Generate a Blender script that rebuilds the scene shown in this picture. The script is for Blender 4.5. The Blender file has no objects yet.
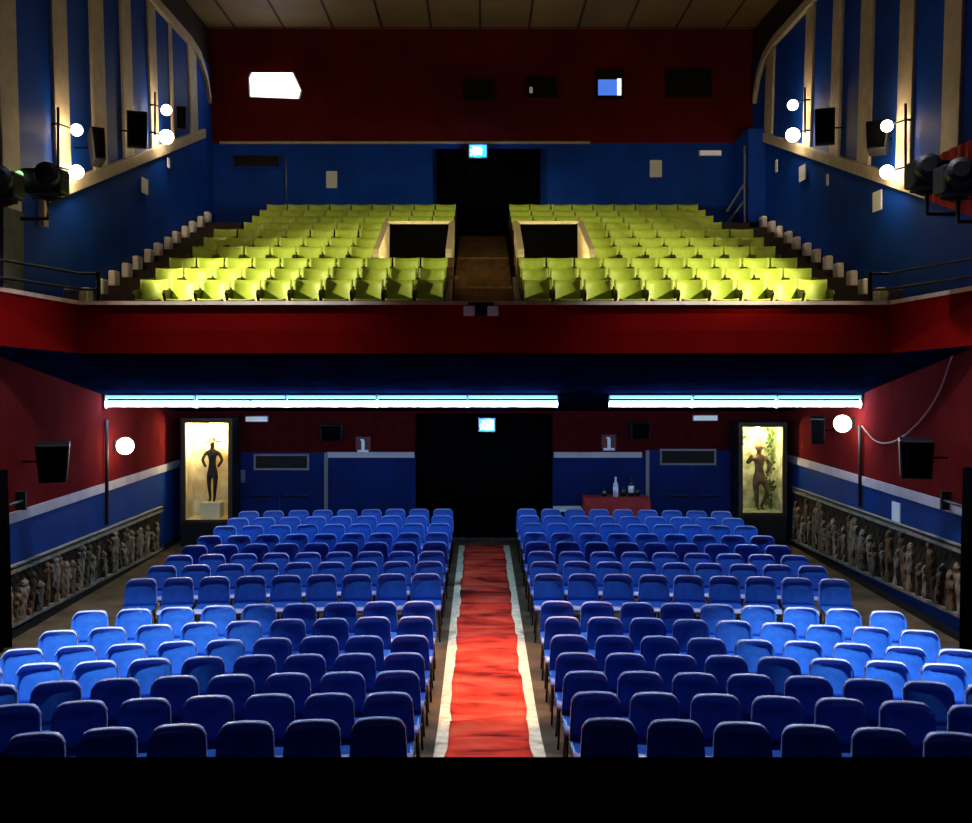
import bpy, bmesh, math, random
from mathutils import Vector, Matrix
R = math.radians
random.seed(7)
SC = bpy.context.scene
COL = SC.collection
CZ = 3.85            # eye height over the hall floor
F = 980.0            # focal length in pixels of the 972 px wide photograph
WL, WR = -6.6, 6.7   # side walls
YB, YU = 21.5, 24.5  # back wall of the stalls, back wall of the balcony

def at(x, y, D):
    return Vector(((x - 480) * D / F, D, CZ + (365 - y) * D / F))

# ------------------------------------------------------------------ materials
def mat(name, col, rough=0.6, metal=0.0, spec=0.4, var=0.0, vscale=6.0, bump=0.0, bscale=40.0,
        col2=None, emit=None, estr=0.0, stretch=None, coat=0.0):
    m = bpy.data.materials.new(name)
    m.use_nodes = True
    nt = m.node_tree
    b = nt.nodes['Principled BSDF']
    b.inputs['Base Color'].default_value = (*col, 1)
    b.inputs['Roughness'].default_value = rough
    b.inputs['Metallic'].default_value = metal
    b.inputs['Specular IOR Level'].default_value = spec
    if coat: b.inputs['Coat Weight'].default_value = coat
    tc = None
    if var or col2 or bump:
        tc = nt.nodes.new('ShaderNodeTexCoord')
        mp = nt.nodes.new('ShaderNodeMapping')
        if stretch: mp.inputs['Scale'].default_value = stretch
        nt.links.new(tc.outputs['Object'], mp.inputs['Vector'])
    if var or col2:
        n = nt.nodes.new('ShaderNodeTexNoise')
        n.inputs['Scale'].default_value = vscale
        n.inputs['Detail'].default_value = 5
        r = nt.nodes.new('ShaderNodeValToRGB')
        c2 = col2 if col2 else tuple(c * (1 - var) for c in col)
        r.color_ramp.elements[0].color = (*c2, 1); r.color_ramp.elements[0].position = 0.35
        r.color_ramp.elements[1].color = (*col, 1); r.color_ramp.elements[1].position = 0.65
        nt.links.new(mp.outputs['Vector'], n.inputs['Vector'])
        nt.links.new(n.outputs['Fac'], r.inputs['Fac'])
        nt.links.new(r.outputs['Color'], b.inputs['Base Color'])
    if bump:
        n2 = nt.nodes.new('ShaderNodeTexNoise'); n2.inputs['Scale'].default_value = bscale
        bp = nt.nodes.new('ShaderNodeBump'); bp.inputs['Strength'].default_value = bump
        bp.inputs['Distance'].default_value = 0.02
        nt.links.new(mp.outputs['Vector'], n2.inputs['Vector'])
        nt.links.new(n2.outputs['Fac'], bp.inputs['Height'])
        nt.links.new(bp.outputs['Normal'], b.inputs['Normal'])
    if emit:
        b.inputs['Emission Color'].default_value = (*emit, 1)
        b.inputs['Emission Strength'].default_value = estr
    return m

M = {}
M['blue_wall'] = mat('blue_wall_paint', (0.004, 0.062, 0.46), 0.6, spec=.1, var=0.25, vscale=1.5, bump=0.15, bscale=25)
M['blue_low'] = mat('blue_dado_paint', (0.003, 0.034, 0.18), 0.6, spec=.1, var=0.25, vscale=1.5, bump=0.1)
M['red_wall'] = mat('red_wall_paint', (0.135, 0.012, 0.012), 0.8, spec=0.0, var=0.3, vscale=1.2, bump=0.15, bscale=25)
M['red_parapet'] = mat('red_parapet_paint', (0.26, 0.005, 0.004), 0.6, spec=.0, var=0.2, vscale=1.0)
M['dim_blue_back'] = mat('dimmed_back_blue', (0.002, 0.013, 0.095), 0.6, spec=.1, var=0.3, vscale=1.2)  # dado blue darkened to hold down the tube light on the back wall
M['dim_red_back'] = mat('dimmed_back_red', (0.062, 0.005, 0.006), 0.8, spec=0.0, var=0.3)  # wall red darkened likewise, so the tubes seem to reach it less
M['dark_cove'] = mat('dark_cove_paint', (0.03, 0.012, 0.008), 0.8, var=0.3)
M['cream'] = mat('cream_plaster', (0.60, 0.50, 0.35), 0.6, var=0.2, vscale=5)
M['cream_wall'] = mat('cream_stair_wall', (0.85, 0.72, 0.42), 0.5, var=0.1)
M['band'] = mat('grey_band_paint', (0.50, 0.42, 0.44), 0.6, var=0.2, vscale=3)
M['floor'] = mat('worn_floor', (0.13, 0.083, 0.042), 0.55, spec=.1, col2=(0.05, 0.031, 0.016), vscale=2.0)
M['aisle'] = mat('pale_aisle_edge', (0.82, 0.70, 0.47), 0.6, var=0.35, vscale=9)
M['stage'] = mat('border_black', (0.0015, 0.0015, 0.0015), 0.9, spec=0.0)
M['black'] = mat('black_paint', (0.006, 0.006, 0.007), 0.5, spec=0.3)
M['blackfab'] = mat('black_fabric', (0.002, 0.002, 0.0025), 0.95, spec=0.0, bump=0.2)
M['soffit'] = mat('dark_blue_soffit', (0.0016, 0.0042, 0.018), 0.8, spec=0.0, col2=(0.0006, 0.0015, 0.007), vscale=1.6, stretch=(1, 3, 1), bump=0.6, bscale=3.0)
M['brown'] = mat('dark_brown_wood', (0.12, 0.055, 0.025), 0.45, var=0.5, vscale=4, stretch=(1, 6, 6))
M['brown_dark'] = mat('worn_dark_tier_floor', (0.035, 0.02, 0.011), 0.6, var=0.4, vscale=4)
M['nosing'] = mat('worn_step_nosing', (0.40, 0.25, 0.14), 0.5, var=0.4, vscale=12)
M['white'] = mat('white_paint', (0.75, 0.72, 0.66), 0.5)
M['paper'] = mat('white_paper', (0.8, 0.8, 0.78), 0.8)
M['step'] = mat('whitewashed_step_end', (.92, .86, .76), .7)
M['metal'] = mat('grey_metal', (0.35, 0.36, 0.40), 0.35, metal=0.8)
M['pipe'] = mat('dark_metal_pipe', (0.02, 0.016, 0.016), 0.5, metal=0.3)
M['chair'] = mat('blue_plastic', (0.024, 0.125, 0.60), 0.28, spec=0.5, coat=.25, var=0.2, vscale=14, bump=0.08, bscale=30)
M['chair_edge'] = mat('painted_edge_highlight', (0.40, 0.45, 0.85), 0.35, spec=0.5, var=0.25, vscale=20)  # edge highlight painted as paler plastic on rims and seat lips
M['chairleg'] = mat('black_chair_frame', (0.012, 0.012, 0.016), 0.4, metal=0.4)
M['lime'] = mat('lime_plywood_seat', (0.50, 0.66, 0.075), 0.45, spec=0.4, var=0.15, vscale=8)
M['arm'] = mat('dark_armrest_wood', (0.035, 0.025, 0.012), 0.5)
M['gold'] = mat('relief_stone', (0.50, 0.33, 0.16), 0.75, spec=.1, col2=(0.07, 0.038, 0.018), vscale=4.5, stretch=(1, 2.0, 0.7), bump=0.5, bscale=14)
M['reliefframe'] = mat('pale_relief_frame', (0.30, 0.25, 0.18), 0.6, var=0.5, vscale=10)
M['bronze'] = mat('dark_bronze', (0.010, 0.007, 0.005), 0.6, spec=.25)
M['tan'] = mat('painted_tan_figure', (0.22, 0.11, 0.05), 0.5, col2=(0.03, 0.02, 0.01), vscale=5)
M['leaf'] = mat('green_leaf', (0.10, 0.20, 0.03), 0.5, var=0.5, vscale=9)
M['mottled'] = mat('mottled_cream_green_lining', (0.75, 0.70, 0.42), 0.6, col2=(0.22, 0.26, 0.10), vscale=5.5)
M['yellowish'] = mat('warm_cream_lining', (0.90, 0.82, 0.52), 0.6, col2=(0.6, 0.46, 0.20), vscale=3)
M['redcloth'] = mat('red_tablecloth', (0.42, 0.03, 0.03), 0.85, var=0.3, bump=0.2)
M['booth'] = mat('black_booth_glass', (0.004, 0.004, 0.005), 0.3)
M['tube'] = mat('fluorescent_tube', (0.9, 0.95, 1), 0.4, emit=(0.36, 0.64, 1.0), estr=58)
M['tube_dim'] = mat('bluish_tube', (0.02, 0.05, 0.1), 0.4, emit=(0.22, 0.62, 1.0), estr=1.5)
M['bulb'] = mat('warm_globe_glass', (1, 0.95, 0.8), 0.3, emit=(1.0, 0.86, 0.58), estr=9)
M['bulb_hi'] = mat('bright_globe_glass', (1, 0.95, 0.8), 0.3, emit=(1.0, 0.90, 0.68), estr=16)
M['screenwhite'] = mat('lit_projection_port', (1, 1, 1), 0.4, emit=(0.93, 0.95, 1.0), estr=6)
M['boothblue'] = mat('lit_blue_booth_port', (0.2, 0.4, 1), 0.4, emit=(0.06, 0.18, 0.75), estr=1.0)
M['exitblue'] = mat('lit_blue_sign_face', (0.1, 0.5, 1), 0.4, emit=(0.03, 0.40, 0.85), estr=1.4)
M['exitwhite'] = mat('lit_white_pictogram', (1, 1, 1), 0.4, emit=(0.8, 1.0, 1.0), estr=5)
M['greenlamp'] = mat('lit_green_lamp', (0.5, 1, 0.5), 0.4, emit=(0.35, 0.8, 0.35), estr=1.5)
M['whitelamp'] = mat('lit_white_lamp', (1, 1, 1), 0.4, emit=(0.9, 0.9, 1.0), estr=0.12)
M['glassbottle'] = mat('dark_bottle_glass', (0.006, 0.01, 0.008), 0.1, spec=0.8)
M['palebottle'] = mat('pale_bottle', (0.7, 0.72, 0.75), 0.3)
M['redsign'] = mat('red_sign_plate', (0.12, 0.01, 0.01), 0.5)

def carpet_material():
    m = bpy.data.materials.new('red_carpet_pile'); m.use_nodes = True
    nt = m.node_tree; b = nt.nodes['Principled BSDF']
    b.inputs['Roughness'].default_value = 0.9; b.inputs['Specular IOR Level'].default_value = 0.1
    tc = nt.nodes.new('ShaderNodeTexCoord'); mp = nt.nodes.new('ShaderNodeMapping')
    mp.inputs['Scale'].default_value = (0.9, 2.6, 1)
    n = nt.nodes.new('ShaderNodeTexNoise'); n.inputs['Scale'].default_value = 1.6; n.inputs['Detail'].default_value = 3
    r = nt.nodes.new('ShaderNodeValToRGB')
    e = r.color_ramp.elements
    e[0].position = 0.33; e[0].color = (0.13, 0.008, 0.006, 1)
    e[1].position = 0.50; e[1].color = (0.62, 0.040, 0.020, 1)
    k = e.new(0.72); k.color = (0.74, 0.10, 0.045, 1)
    nt.links.new(tc.outputs['Object'], mp.inputs['Vector']); nt.links.new(mp.outputs['Vector'], n.inputs['Vector'])
    nt.links.new(n.outputs['Fac'], r.inputs['Fac']); nt.links.new(r.outputs['Color'], b.inputs['Base Color'])
    n2 = nt.nodes.new('ShaderNodeTexNoise'); n2.inputs['Scale'].default_value = 120
    bp = nt.nodes.new('ShaderNodeBump'); bp.inputs['Strength'].default_value = 0.3; bp.inputs['Distance'].default_value = 0.01
    nt.links.new(tc.outputs['Object'], n2.inputs['Vector']); nt.links.new(n2.outputs['Fac'], bp.inputs['Height'])
    nt.links.new(bp.outputs['Normal'], b.inputs['Normal'])
    return m
M['carpet'] = carpet_material()

def ceiling_material():
    m = bpy.data.materials.new('tan_ceiling_panels'); m.use_nodes = True
    nt = m.node_tree; b = nt.nodes['Principled BSDF']; b.inputs['Roughness'].default_value = 0.7
    tc = nt.nodes.new('ShaderNodeTexCoord')
    br = nt.nodes.new('ShaderNodeTexBrick')
    br.offset = 0.0
    br.inputs['Scale'].default_value = 1.0
    br.inputs['Brick Width'].default_value = 1.22; br.inputs['Row Height'].default_value = 4.88
    br.inputs['Mortar Size'].default_value = 0.035
    br.inputs['Color1'].default_value = (0.34, 0.22, 0.10, 1); br.inputs['Color2'].default_value = (0.28, 0.18, 0.08, 1)
    br.inputs['Mortar'].default_value = (0.03, 0.015, 0.008, 1)
    n = nt.nodes.new('ShaderNodeTexNoise'); n.inputs['Scale'].default_value = 1.2
    mx = nt.nodes.new('ShaderNodeMix'); mx.data_type = 'RGBA'; mx.blend_type = 'MULTIPLY'; mx.inputs['Factor'].default_value = 0.5
    nt.links.new(tc.outputs['Object'], br.inputs['Vector']); nt.links.new(tc.outputs['Object'], n.inputs['Vector'])
    nt.links.new(br.outputs['Color'], mx.inputs['A']); nt.links.new(n.outputs['Fac'], mx.inputs['B'])
    nt.links.new(mx.outputs['Result'], b.inputs['Base Color'])
    return m
M['ceiling'] = ceiling_material()

def glass_material():
    m = bpy.data.materials.new('clear_pane'); m.use_nodes = True
    nt = m.node_tree
    for n in list(nt.nodes): nt.nodes.remove(n)
    o = nt.nodes.new('ShaderNodeOutputMaterial'); t = nt.nodes.new('ShaderNodeBsdfTransparent')
    g = nt.nodes.new('ShaderNodeBsdfGlossy'); g.inputs['Roughness'].default_value = 0.02
    x = nt.nodes.new('ShaderNodeMixShader'); x.inputs['Fac'].default_value = 0.04
    nt.links.new(t.outputs[0], x.inputs[1]); nt.links.new(g.outputs[0], x.inputs[2]); nt.links.new(x.outputs[0], o.inputs[0])
    return m
M['glass'] = glass_material()

# ------------------------------------------------------------------ mesh helpers
def box(bm, x0, x1, y0, y1, z0, z1, mi=0):
    vs = [bm.verts.new((x, y, z)) for x in (x0, x1) for y in (y0, y1) for z in (z0, z1)]
    for q in ((0, 1, 3, 2), (4, 6, 7, 5), (0, 4, 5, 1), (2, 3, 7, 6), (0, 2, 6, 4), (1, 5, 7, 3)):
        f = bm.faces.new([vs[i] for i in q]); f.material_index = mi
    return vs

def rbox(bm, c, s, rot=None, mi=0):
    vs = box(bm, -s[0] / 2, s[0] / 2, -s[1] / 2, s[1] / 2, -s[2] / 2, s[2] / 2, mi)
    mt = Matrix.Translation(c) @ (rot.to_4x4() if rot else Matrix())
    for v in vs: v.co = mt @ v.co
    return vs

def tube(bm, pts, r, seg=8, caps=True):
    pts = [Vector(p) for p in pts]
    rings = []
    for i, p in enumerate(pts):
        d = (pts[min(i + 1, len(pts) - 1)] - pts[max(i - 1, 0)]).normalized()
        a = Vector((0, 0, 1)) if abs(d.z) < 0.9 else Vector((1, 0, 0))
        u = d.cross(a).normalized(); w = d.cross(u)
        rr = r[i] if isinstance(r, (list, tuple)) else r
        rings.append([bm.verts.new(p + (u * math.cos(2 * math.pi * k / seg) + w * math.sin(2 * math.pi * k / seg)) * rr) for k in range(seg)])
    for a, b in zip(rings, rings[1:]):
        for k in range(seg):
            bm.faces.new((a[k], a[(k + 1) % seg], b[(k + 1) % seg], b[k]))
    if caps:
        bm.faces.new(rings[0][::-1]); bm.faces.new(rings[-1])

def lathe(bm, prof, c, seg=20, axis='Z'):
    rings = []
    for r, h in prof:
        ring = []
        for k in range(seg):
            a = 2 * math.pi * k / seg
            v = Vector((r * math.cos(a), r * math.sin(a), h))
            if axis == 'Y': v = Vector((v.x, v.z, v.y))
            ring.append(bm.verts.new(Vector(c) + v))
        rings.append(ring)
    for a, b in zip(rings, rings[1:]):
        for k in range(seg):
            bm.faces.new((a[k], a[(k + 1) % seg], b[(k + 1) % seg], b[k]))
    bm.faces.new(rings[0][::-1]); bm.faces.new(rings[-1])

def ball(bm, c, r, sx=1, sy=1, sz=1, seg=20):
    g = bmesh.ops.create_uvsphere(bm, u_segments=seg, v_segments=max(8, seg // 2), radius=r)
    for v in g['verts']: v.co = Vector((v.co.x * sx + c[0], v.co.y * sy + c[1], v.co.z * sz + c[2]))

def obj(name, bm, mats, parent=None, smooth=False, bevel=0.0, kind=None, loc=None):
    bmesh.ops.recalc_face_normals(bm, faces=bm.faces)
    me = bpy.data.meshes.new(name); bm.to_mesh(me); bm.free()
    if not isinstance(mats, (list, tuple)): mats = [mats]
    for m in mats: me.materials.append(m)
    if smooth:
        for p in me.polygons: p.use_smooth = True
    o = bpy.data.objects.new(name, me); COL.objects.link(o)
    if parent: o.parent = parent
    if bevel:
        b = o.modifiers.new('bevel', 'BEVEL'); b.width = bevel; b.segments = 2; b.limit_method = 'ANGLE'
    if kind: o['kind'] = kind
    if loc: o.location = loc
    return o

def tag(o, label, cat, group=None):
    o['label'] = label; o['category'] = cat
    if group: o['group'] = group
    return o

def thing(name, label, cat, loc=(0, 0, 0), rotz=0.0, group=None):
    o = bpy.data.objects.new(name, None); o.empty_display_size = 0.1
    COL.objects.link(o); o.location = loc; o.rotation_euler = (0, 0, rotz)
    return tag(o, label, cat, group)

def dup(root, loc, rotz, label, group=None, scale=None):
    r = root.copy(); COL.objects.link(r); r.location = loc; r.rotation_euler = (0, 0, rotz)
    r['label'] = label
    if group: r['group'] = group
    if scale: r.scale = scale
    for ch in list(root.children):
        c = ch.copy(); COL.objects.link(c); c.parent = r
        for g in list(ch.children):
            d = g.copy(); COL.objects.link(d); d.parent = c
    return r

def bx(name, x0, x1, y0, y1, z0, z1, m, parent=None, bevel=0.0, kind=None):
    bm = bmesh.new(); box(bm, min(x0, x1), max(x0, x1), min(y0, y1), max(y0, y1), min(z0, z1), max(z0, z1))
    return obj(name, bm, m, parent, bevel=bevel, kind=kind)

def struct(o, label, cat):
    o['kind'] = 'structure'
    return tag(o, label, cat)

def light(name, kind, loc, power, col, parent=None, size=0.1, target=None, cone=60, blend=0.5):
    l = bpy.data.lights.new(name, kind); l.energy = power; l.color = col
    if kind in ('POINT', 'SPOT'): l.shadow_soft_size = size
    if kind == 'SPOT': l.spot_size = R(cone); l.spot_blend = blend
    o = bpy.data.objects.new(name, l); COL.objects.link(o)
    o.location = loc
    if target is not None:
        o.rotation_euler = (Vector(target) - Vector(loc)).to_track_quat('-Z', 'Y').to_euler()
    if parent:
        o.parent = parent
        bpy.context.view_layer.update()
        o.matrix_parent_inverse = parent.matrix_world.inverted()
    return o

# ------------------------------------------------------------------ room shell
FP = [(-2.0, .29), (7.5, .29), (8.3, .22), (9.1, .15), (10.05, .05), (10.9, 0.0), (30, 0.0)]
def floor_z(y):
    for (a, za), (b, zb) in zip(FP, FP[1:]):
        if y <= b: return za + (zb - za) * max(0, (y - a)) / (b - a)
    return 0.0

bm = bmesh.new()
prev = None
for y, z in FP[:-1] + [(YB, 0.0)]:
    cur = [bm.verts.new((WL, y, z)), bm.verts.new((WR, y, z)), bm.verts.new((WR, y, z - .3)), bm.verts.new((WL, y, z - .3))]
    if prev:
        for k in range(4): bm.faces.new((prev[k], prev[(k + 1) % 4], cur[(k + 1) % 4], cur[k]))
    else: bm.faces.new(cur)
    prev = cur
bm.faces.new(prev)
struct(obj('floor', bm, M['floor']), 'worn brown floor of the stalls, dipping towards the rear rows', 'floor')

def wx_l(z): return WL - 0.03 * max(0, z - 6.2)
def wx_r(z): return WR + 0.03 * max(0, z - 6.2)
ZT = CZ + 7.5      # top of the panelled side wall
ZC = CZ + 8.4      # ceiling
def side_wall(name, wx, out, zband, label):
    bm = bmesh.new()
    levels = [(-.4, 0), (zband, 1), (4.5, 2), (6.2, 2), (ZT, 3), (ZC + .1, 3)]
    for (z0, mi), (z1, _) in zip(levels, levels[1:]):
        a = [(wx(z0), -2, z0), (wx(z0), YU + .2, z0), (wx(z1), YU + .2, z1), (wx(z1), -2, z1)]
        v = [bm.verts.new(p) for p in a]; w = [bm.verts.new((p[0] + out, p[1], p[2])) for p in a]
        for q in (v, w[::-1], (v[0], v[3], w[3], w[0]), (v[1], w[1], w[2], v[2]), (v[3], v[2], w[2], w[3]), (v[0], w[0], w[1], v[1])):
            f = bm.faces.new(q); f.material_index = mi
    bmesh.ops.remove_doubles(bm, verts=bm.verts, dist=1e-5)
    return struct(obj(name, bm, [M['blue_low'], M['red_wall'], M['blue_wall'], M['dark_cove']]), label, 'wall')
ZBL, ZBR = 1.70, 1.83
side_wall('wall_left', wx_l, -.25, ZBL, 'left side wall, blue below and red above with blue upper panels')
side_wall('wall_right', wx_r, .25, ZBR, 'right side wall, blue below and red above with blue upper panels')

# stalls back wall with the dark entrance in the middle
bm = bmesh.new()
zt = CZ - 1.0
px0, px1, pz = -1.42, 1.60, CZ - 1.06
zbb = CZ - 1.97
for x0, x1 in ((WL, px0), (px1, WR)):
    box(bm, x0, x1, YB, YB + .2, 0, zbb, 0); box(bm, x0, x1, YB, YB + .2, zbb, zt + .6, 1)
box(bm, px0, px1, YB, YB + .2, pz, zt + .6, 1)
struct(obj('wall_back', bm, [M['dim_blue_back'], M['dim_red_back']]), 'back wall of the stalls, red above a blue dado', 'wall')
# foyer wall behind the dark entrance
struct(bx('wall_foyer', px0 - .6, px1 + .6, YB + .9, YB + 1.0, 0, 3.4, M['blackfab']), 'unlit black foyer wall behind the stalls entrance', 'wall')

# upper back wall
ZR = CZ + 5.55
bm = bmesh.new()
box(bm, WL - .4, WR + .4, YU, YU + .2, CZ + 2.5, ZR, 0); box(bm, WL - .4, WR + .4, YU, YU + .2, ZR, ZC + .1, 1)
struct(obj('wall_rear', bm, [M['blue_wall'], M['red_wall']]), 'rear balcony wall, red projection booth front over a dark blue strip', 'wall')
struct(bx('trim_1', WL + .1, 2.75, YU - .05, YU, ZR - .03, ZR + .03, M['cream']), 'thin cream moulding between the red and blue of the rear wall', 'trim')
bm = bmesh.new(); box(bm, WL - .7, WR + .7, -2, YU + .2, ZC, ZC + .2)
struct(obj('ceiling', bm, M['ceiling']), 'tan panelled auditorium ceiling with dark seams', 'ceiling')
struct(bx('wall_front', WL - .3, WR + .3, -2.2, -2.0, -.4, ZC + .1, M['blackfab']), 'black screen wall behind the stage', 'wall')

# black stage block, stands in for the dark border below the view
zs = CZ - 2.2
bm = bmesh.new(); box(bm, WL, WR, -2.0, 5.5, .25, zs)
struct(obj('stage', bm, M['stage']), 'black stage block standing in for the dark border across the foreground', 'stage')

# grey-lilac band along the dado
struct(bx('trim_2', WL, WL + .03, 6, YB, ZBL - .075, ZBL + .075, M['band']), 'pale band above the blue dado on the left wall', 'trim')
struct(bx('trim_3', WR - .03, WR, 6, YB, ZBR - .075, ZBR + .075, M['band']), 'pale band above the blue dado on the right wall', 'trim')
for k, (a, b) in enumerate(((-3.35, px0 - .02), (px1 + .02, 3.55))):
    struct(bx('trim_%d' % (4 + k), a, b, YB - .03, YB, zbb - .06, zbb + .06, M['band']),
           ('pale band on the back wall left of the dark entrance', 'pale band on the back wall right of the dark entrance')[k], 'trim')

# pale aisle edges under the carpet
AX = 0.09
bm = bmesh.new()
ys = [5.5, 7.5, 8.3, 9.1, 10.05, 10.9, 20.9]
prev = None
for y in ys:
    z = floor_z(y)
    cur = [bm.verts.new((AX + s * .535, y, z + h)) for s, h in ((-1, .004), (1, .004), (1, -.05), (-1, -.05))]
    if prev:
        for k in range(4): bm.faces.new((prev[k], prev[(k + 1) % 4], cur[(k + 1) % 4], cur[k]))
    else: bm.faces.new(cur)
    prev = cur
bm.faces.new(prev)
struct(obj('aisle_strip', bm, M['aisle']), 'pale strip of floor showing along both edges of the red carpet', 'floor')

# red carpet runner with folds
bm = bmesh.new()
folds = [(9.75, .035, .10), (10.35, .05, .11), (10.95, .05, .09), (11.55, .055, .10), (12.15, .06, .12), (12.9, .05, .10), (13.7, .04, .10),
         (14.6, .05, .10), (15.5, .05, .10), (16.5, .05, .10), (17.5, .045, .10), (18.6, .04, .10), (8.7, .04, .1), (7.9, .03, .1)]
folds = [(a, h * 1.5, w, random.uniform(-.12, .12), random.uniform(0, 6)) for a, h, w in folds]
NX, NY = 14, 420
Y0, Y1 = 5.6, 20.9
rows = []
for j in range(NY + 1):
    y = Y0 + (Y1 - Y0) * j / NY
    row = []
    for i in range(NX + 1):
        u = -1 + 2 * i / NX
        z = floor_z(y) + .012
        for a, h, w, tl, ph in folds:
            c = a + tl * u + .05 * math.sin(3 * u + ph)
            d = (y - c) / w
            if abs(d) < 3.5: z += h * math.exp(-d * d) * (.65 + .35 * math.cos(1.4 * u + ph))
        hw = .415 + .012 * math.sin(y * 2.3 + (1 if u > 0 else 0)) + .008 * math.sin(y * 7)
        row.append(bm.verts.new((AX + u * hw, y, z)))
    rows.append(row)
for a, b in zip(rows, rows[1:]):
    for i in range(NX): bm.faces.new((a[i], a[i + 1], b[i + 1], b[i]))
o = obj('carpet_runner', bm, M['carpet'], smooth=True)
s = o.modifiers.new('thick', 'SOLIDIFY'); s.thickness = .01
tag(o, 'wrinkled red carpet runner laid down the central aisle of the stalls', 'carpet')

# ------------------------------------------------------------------ balcony
DF = 15.0
zp0, zp1 = CZ + .18, CZ + .93
KL, KR = -6.12, 6.25
front = [(WL, 12.6), (WL + .05, 13.1), (KL, DF - .05), (KL + .25, DF), (KR - .25, DF), (KR, DF - .05), (WR - .05, 13.1), (WR, 12.6)]
bm = bmesh.new()
prev = None
def arm_dz(y): return .09 * max(0, min(1, (DF - .05 - y) / 1.6))
def ring(p, inset):
    x, y = p
    a = arm_dz(y)
    return [bm.verts.new((x, y, zp0 + a)), bm.verts.new((x, y - .02, zp0 + a + .35)), bm.verts.new((x, y, zp1 + a)),
            bm.verts.new((x, y + .14, zp1 + a)), bm.verts.new((x, y + .14, zp0 + a))]
for p in front:
    cur = ring(p, 0)
    if prev:
        for k in range(5): bm.faces.new((prev[k], prev[(k + 1) % 5], cur[(k + 1) % 5], cur[k]))
    else: bm.faces.new(cur)
    prev = cur
bm.faces.new(prev)
struct(obj('balcony_parapet', bm, M['red_parapet']), 'long red balcony front crossing the hall', 'balcony')
bm = bmesh.new(); prev = None
for x, y in front:
    a = zp1 + arm_dz(y)
    cur = [bm.verts.new((x, y - .05, a - .01)), bm.verts.new((x, y - .005, a + .05)), bm.verts.new((x, y + .17, a + .05)), bm.verts.new((x, y + .17, a))]
    if prev:
        for k in range(4): bm.faces.new((prev[k], prev[(k + 1) % 4], cur[(k + 1) % 4], cur[k]))
    else: bm.faces.new(cur)
    prev = cur
bm.faces.new(prev)
struct(obj('trim_6', bm, mat('worn_parapet_rail', (0.85, 0.58, 0.44), .5, var=.25)), 'thin pale capping rail on top of the red balcony front', 'trim')

# soffit
TY, TZ = 17.25, CZ - .60
SZ = CZ - .49
bm = bmesh.new()
NXs, NYs = 160, 12
def front_y(x):
    for (xa, ya), (xb, yb) in zip(front, front[1:]):
        if xa <= x <= xb and xb > xa: return ya + (yb - ya) * (x - xa) / (xb - xa)
    return DF
g = []
for i in range(NXs + 1):
    x = WL + (WR - WL) * i / NXs
    y0 = front_y(x) + .05
    za = zp0 + arm_dz(y0 - .05)
    g.append([bm.verts.new((x, y0 + (TY - y0) * j / NYs, za + (SZ - za) * j / NYs)) for j in range(NYs + 1)])
    g[-1].append(bm.verts.new((x, YB + .1, CZ - .97)))
for a, b in zip(g, g[1:]):
    for j in range(len(a) - 1): bm.faces.new((a[j], b[j], b[j + 1], a[j + 1]))
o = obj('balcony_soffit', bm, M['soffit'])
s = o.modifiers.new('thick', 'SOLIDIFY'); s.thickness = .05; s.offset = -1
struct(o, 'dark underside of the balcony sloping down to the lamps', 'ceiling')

ROWS = [(16.1, 1.38), (16.85, 1.64), (17.6, 1.90), (18.8, 2.25), (19.55, 2.52), (20.3, 2.79), (21.05, 3.04), (21.8, 3.29), (22.55, 3.54), (23.3, 3.79)]
VL = (-1.90, -.62); VR = (.80, 2.05)     # stairwell openings
bm = bmesh.new()
edges_y = [DF + .14] + [(ROWS[k][0] - .55) for k in range(1, 10)] + [YU]
for k in range(10):
    z = CZ + ROWS[k][1] - .80
    segs = [(WL, WR)] if k not in (3, 4, 5) else [(WL, VL[0]), (VL[1], VR[0]), (VR[1], WR)]
    for x0, x1 in segs: box(bm, x0, x1, edges_y[k], edges_y[k + 1] + (.02 if k < 9 else 0), z - .42, z)
struct(obj('balcony_tier', bm, M['brown_dark']), 'dark stepped floor tiers under the balcony seats', 'floor')
# central stair: steps with worn nosings, half steps between tiers
bm = bmesh.new()
for k in range(10):
    z = CZ + ROWS[k][1] - .80
    y0, y1 = edges_y[k], edges_y[k + 1]
    zn = CZ + ROWS[k + 1][1] - .80 if k < 9 else None
    if k in (0, 1, 3, 6): box(bm, -.48, .60, y0 - .02, y0 + .05, z - .025, z + .012, 1)
    box(bm, -.48, .60, y0 - .004, y1, z - .25, z + .004, 0)
    if zn:
        box(bm, -.48, .60, y1 - .34, y1, z, z + (zn - z) / 2, 0)
struct(obj('balcony_stair', bm, [mat('stair_wood', (.46, .27, .16), .5, var=.4, vscale=5), mat('stair_nosing', (.85, .65, .45), .5, var=.3, vscale=12)]), 'brown wooden stair with worn nosings up the middle of the balcony', 'stairs')

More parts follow.
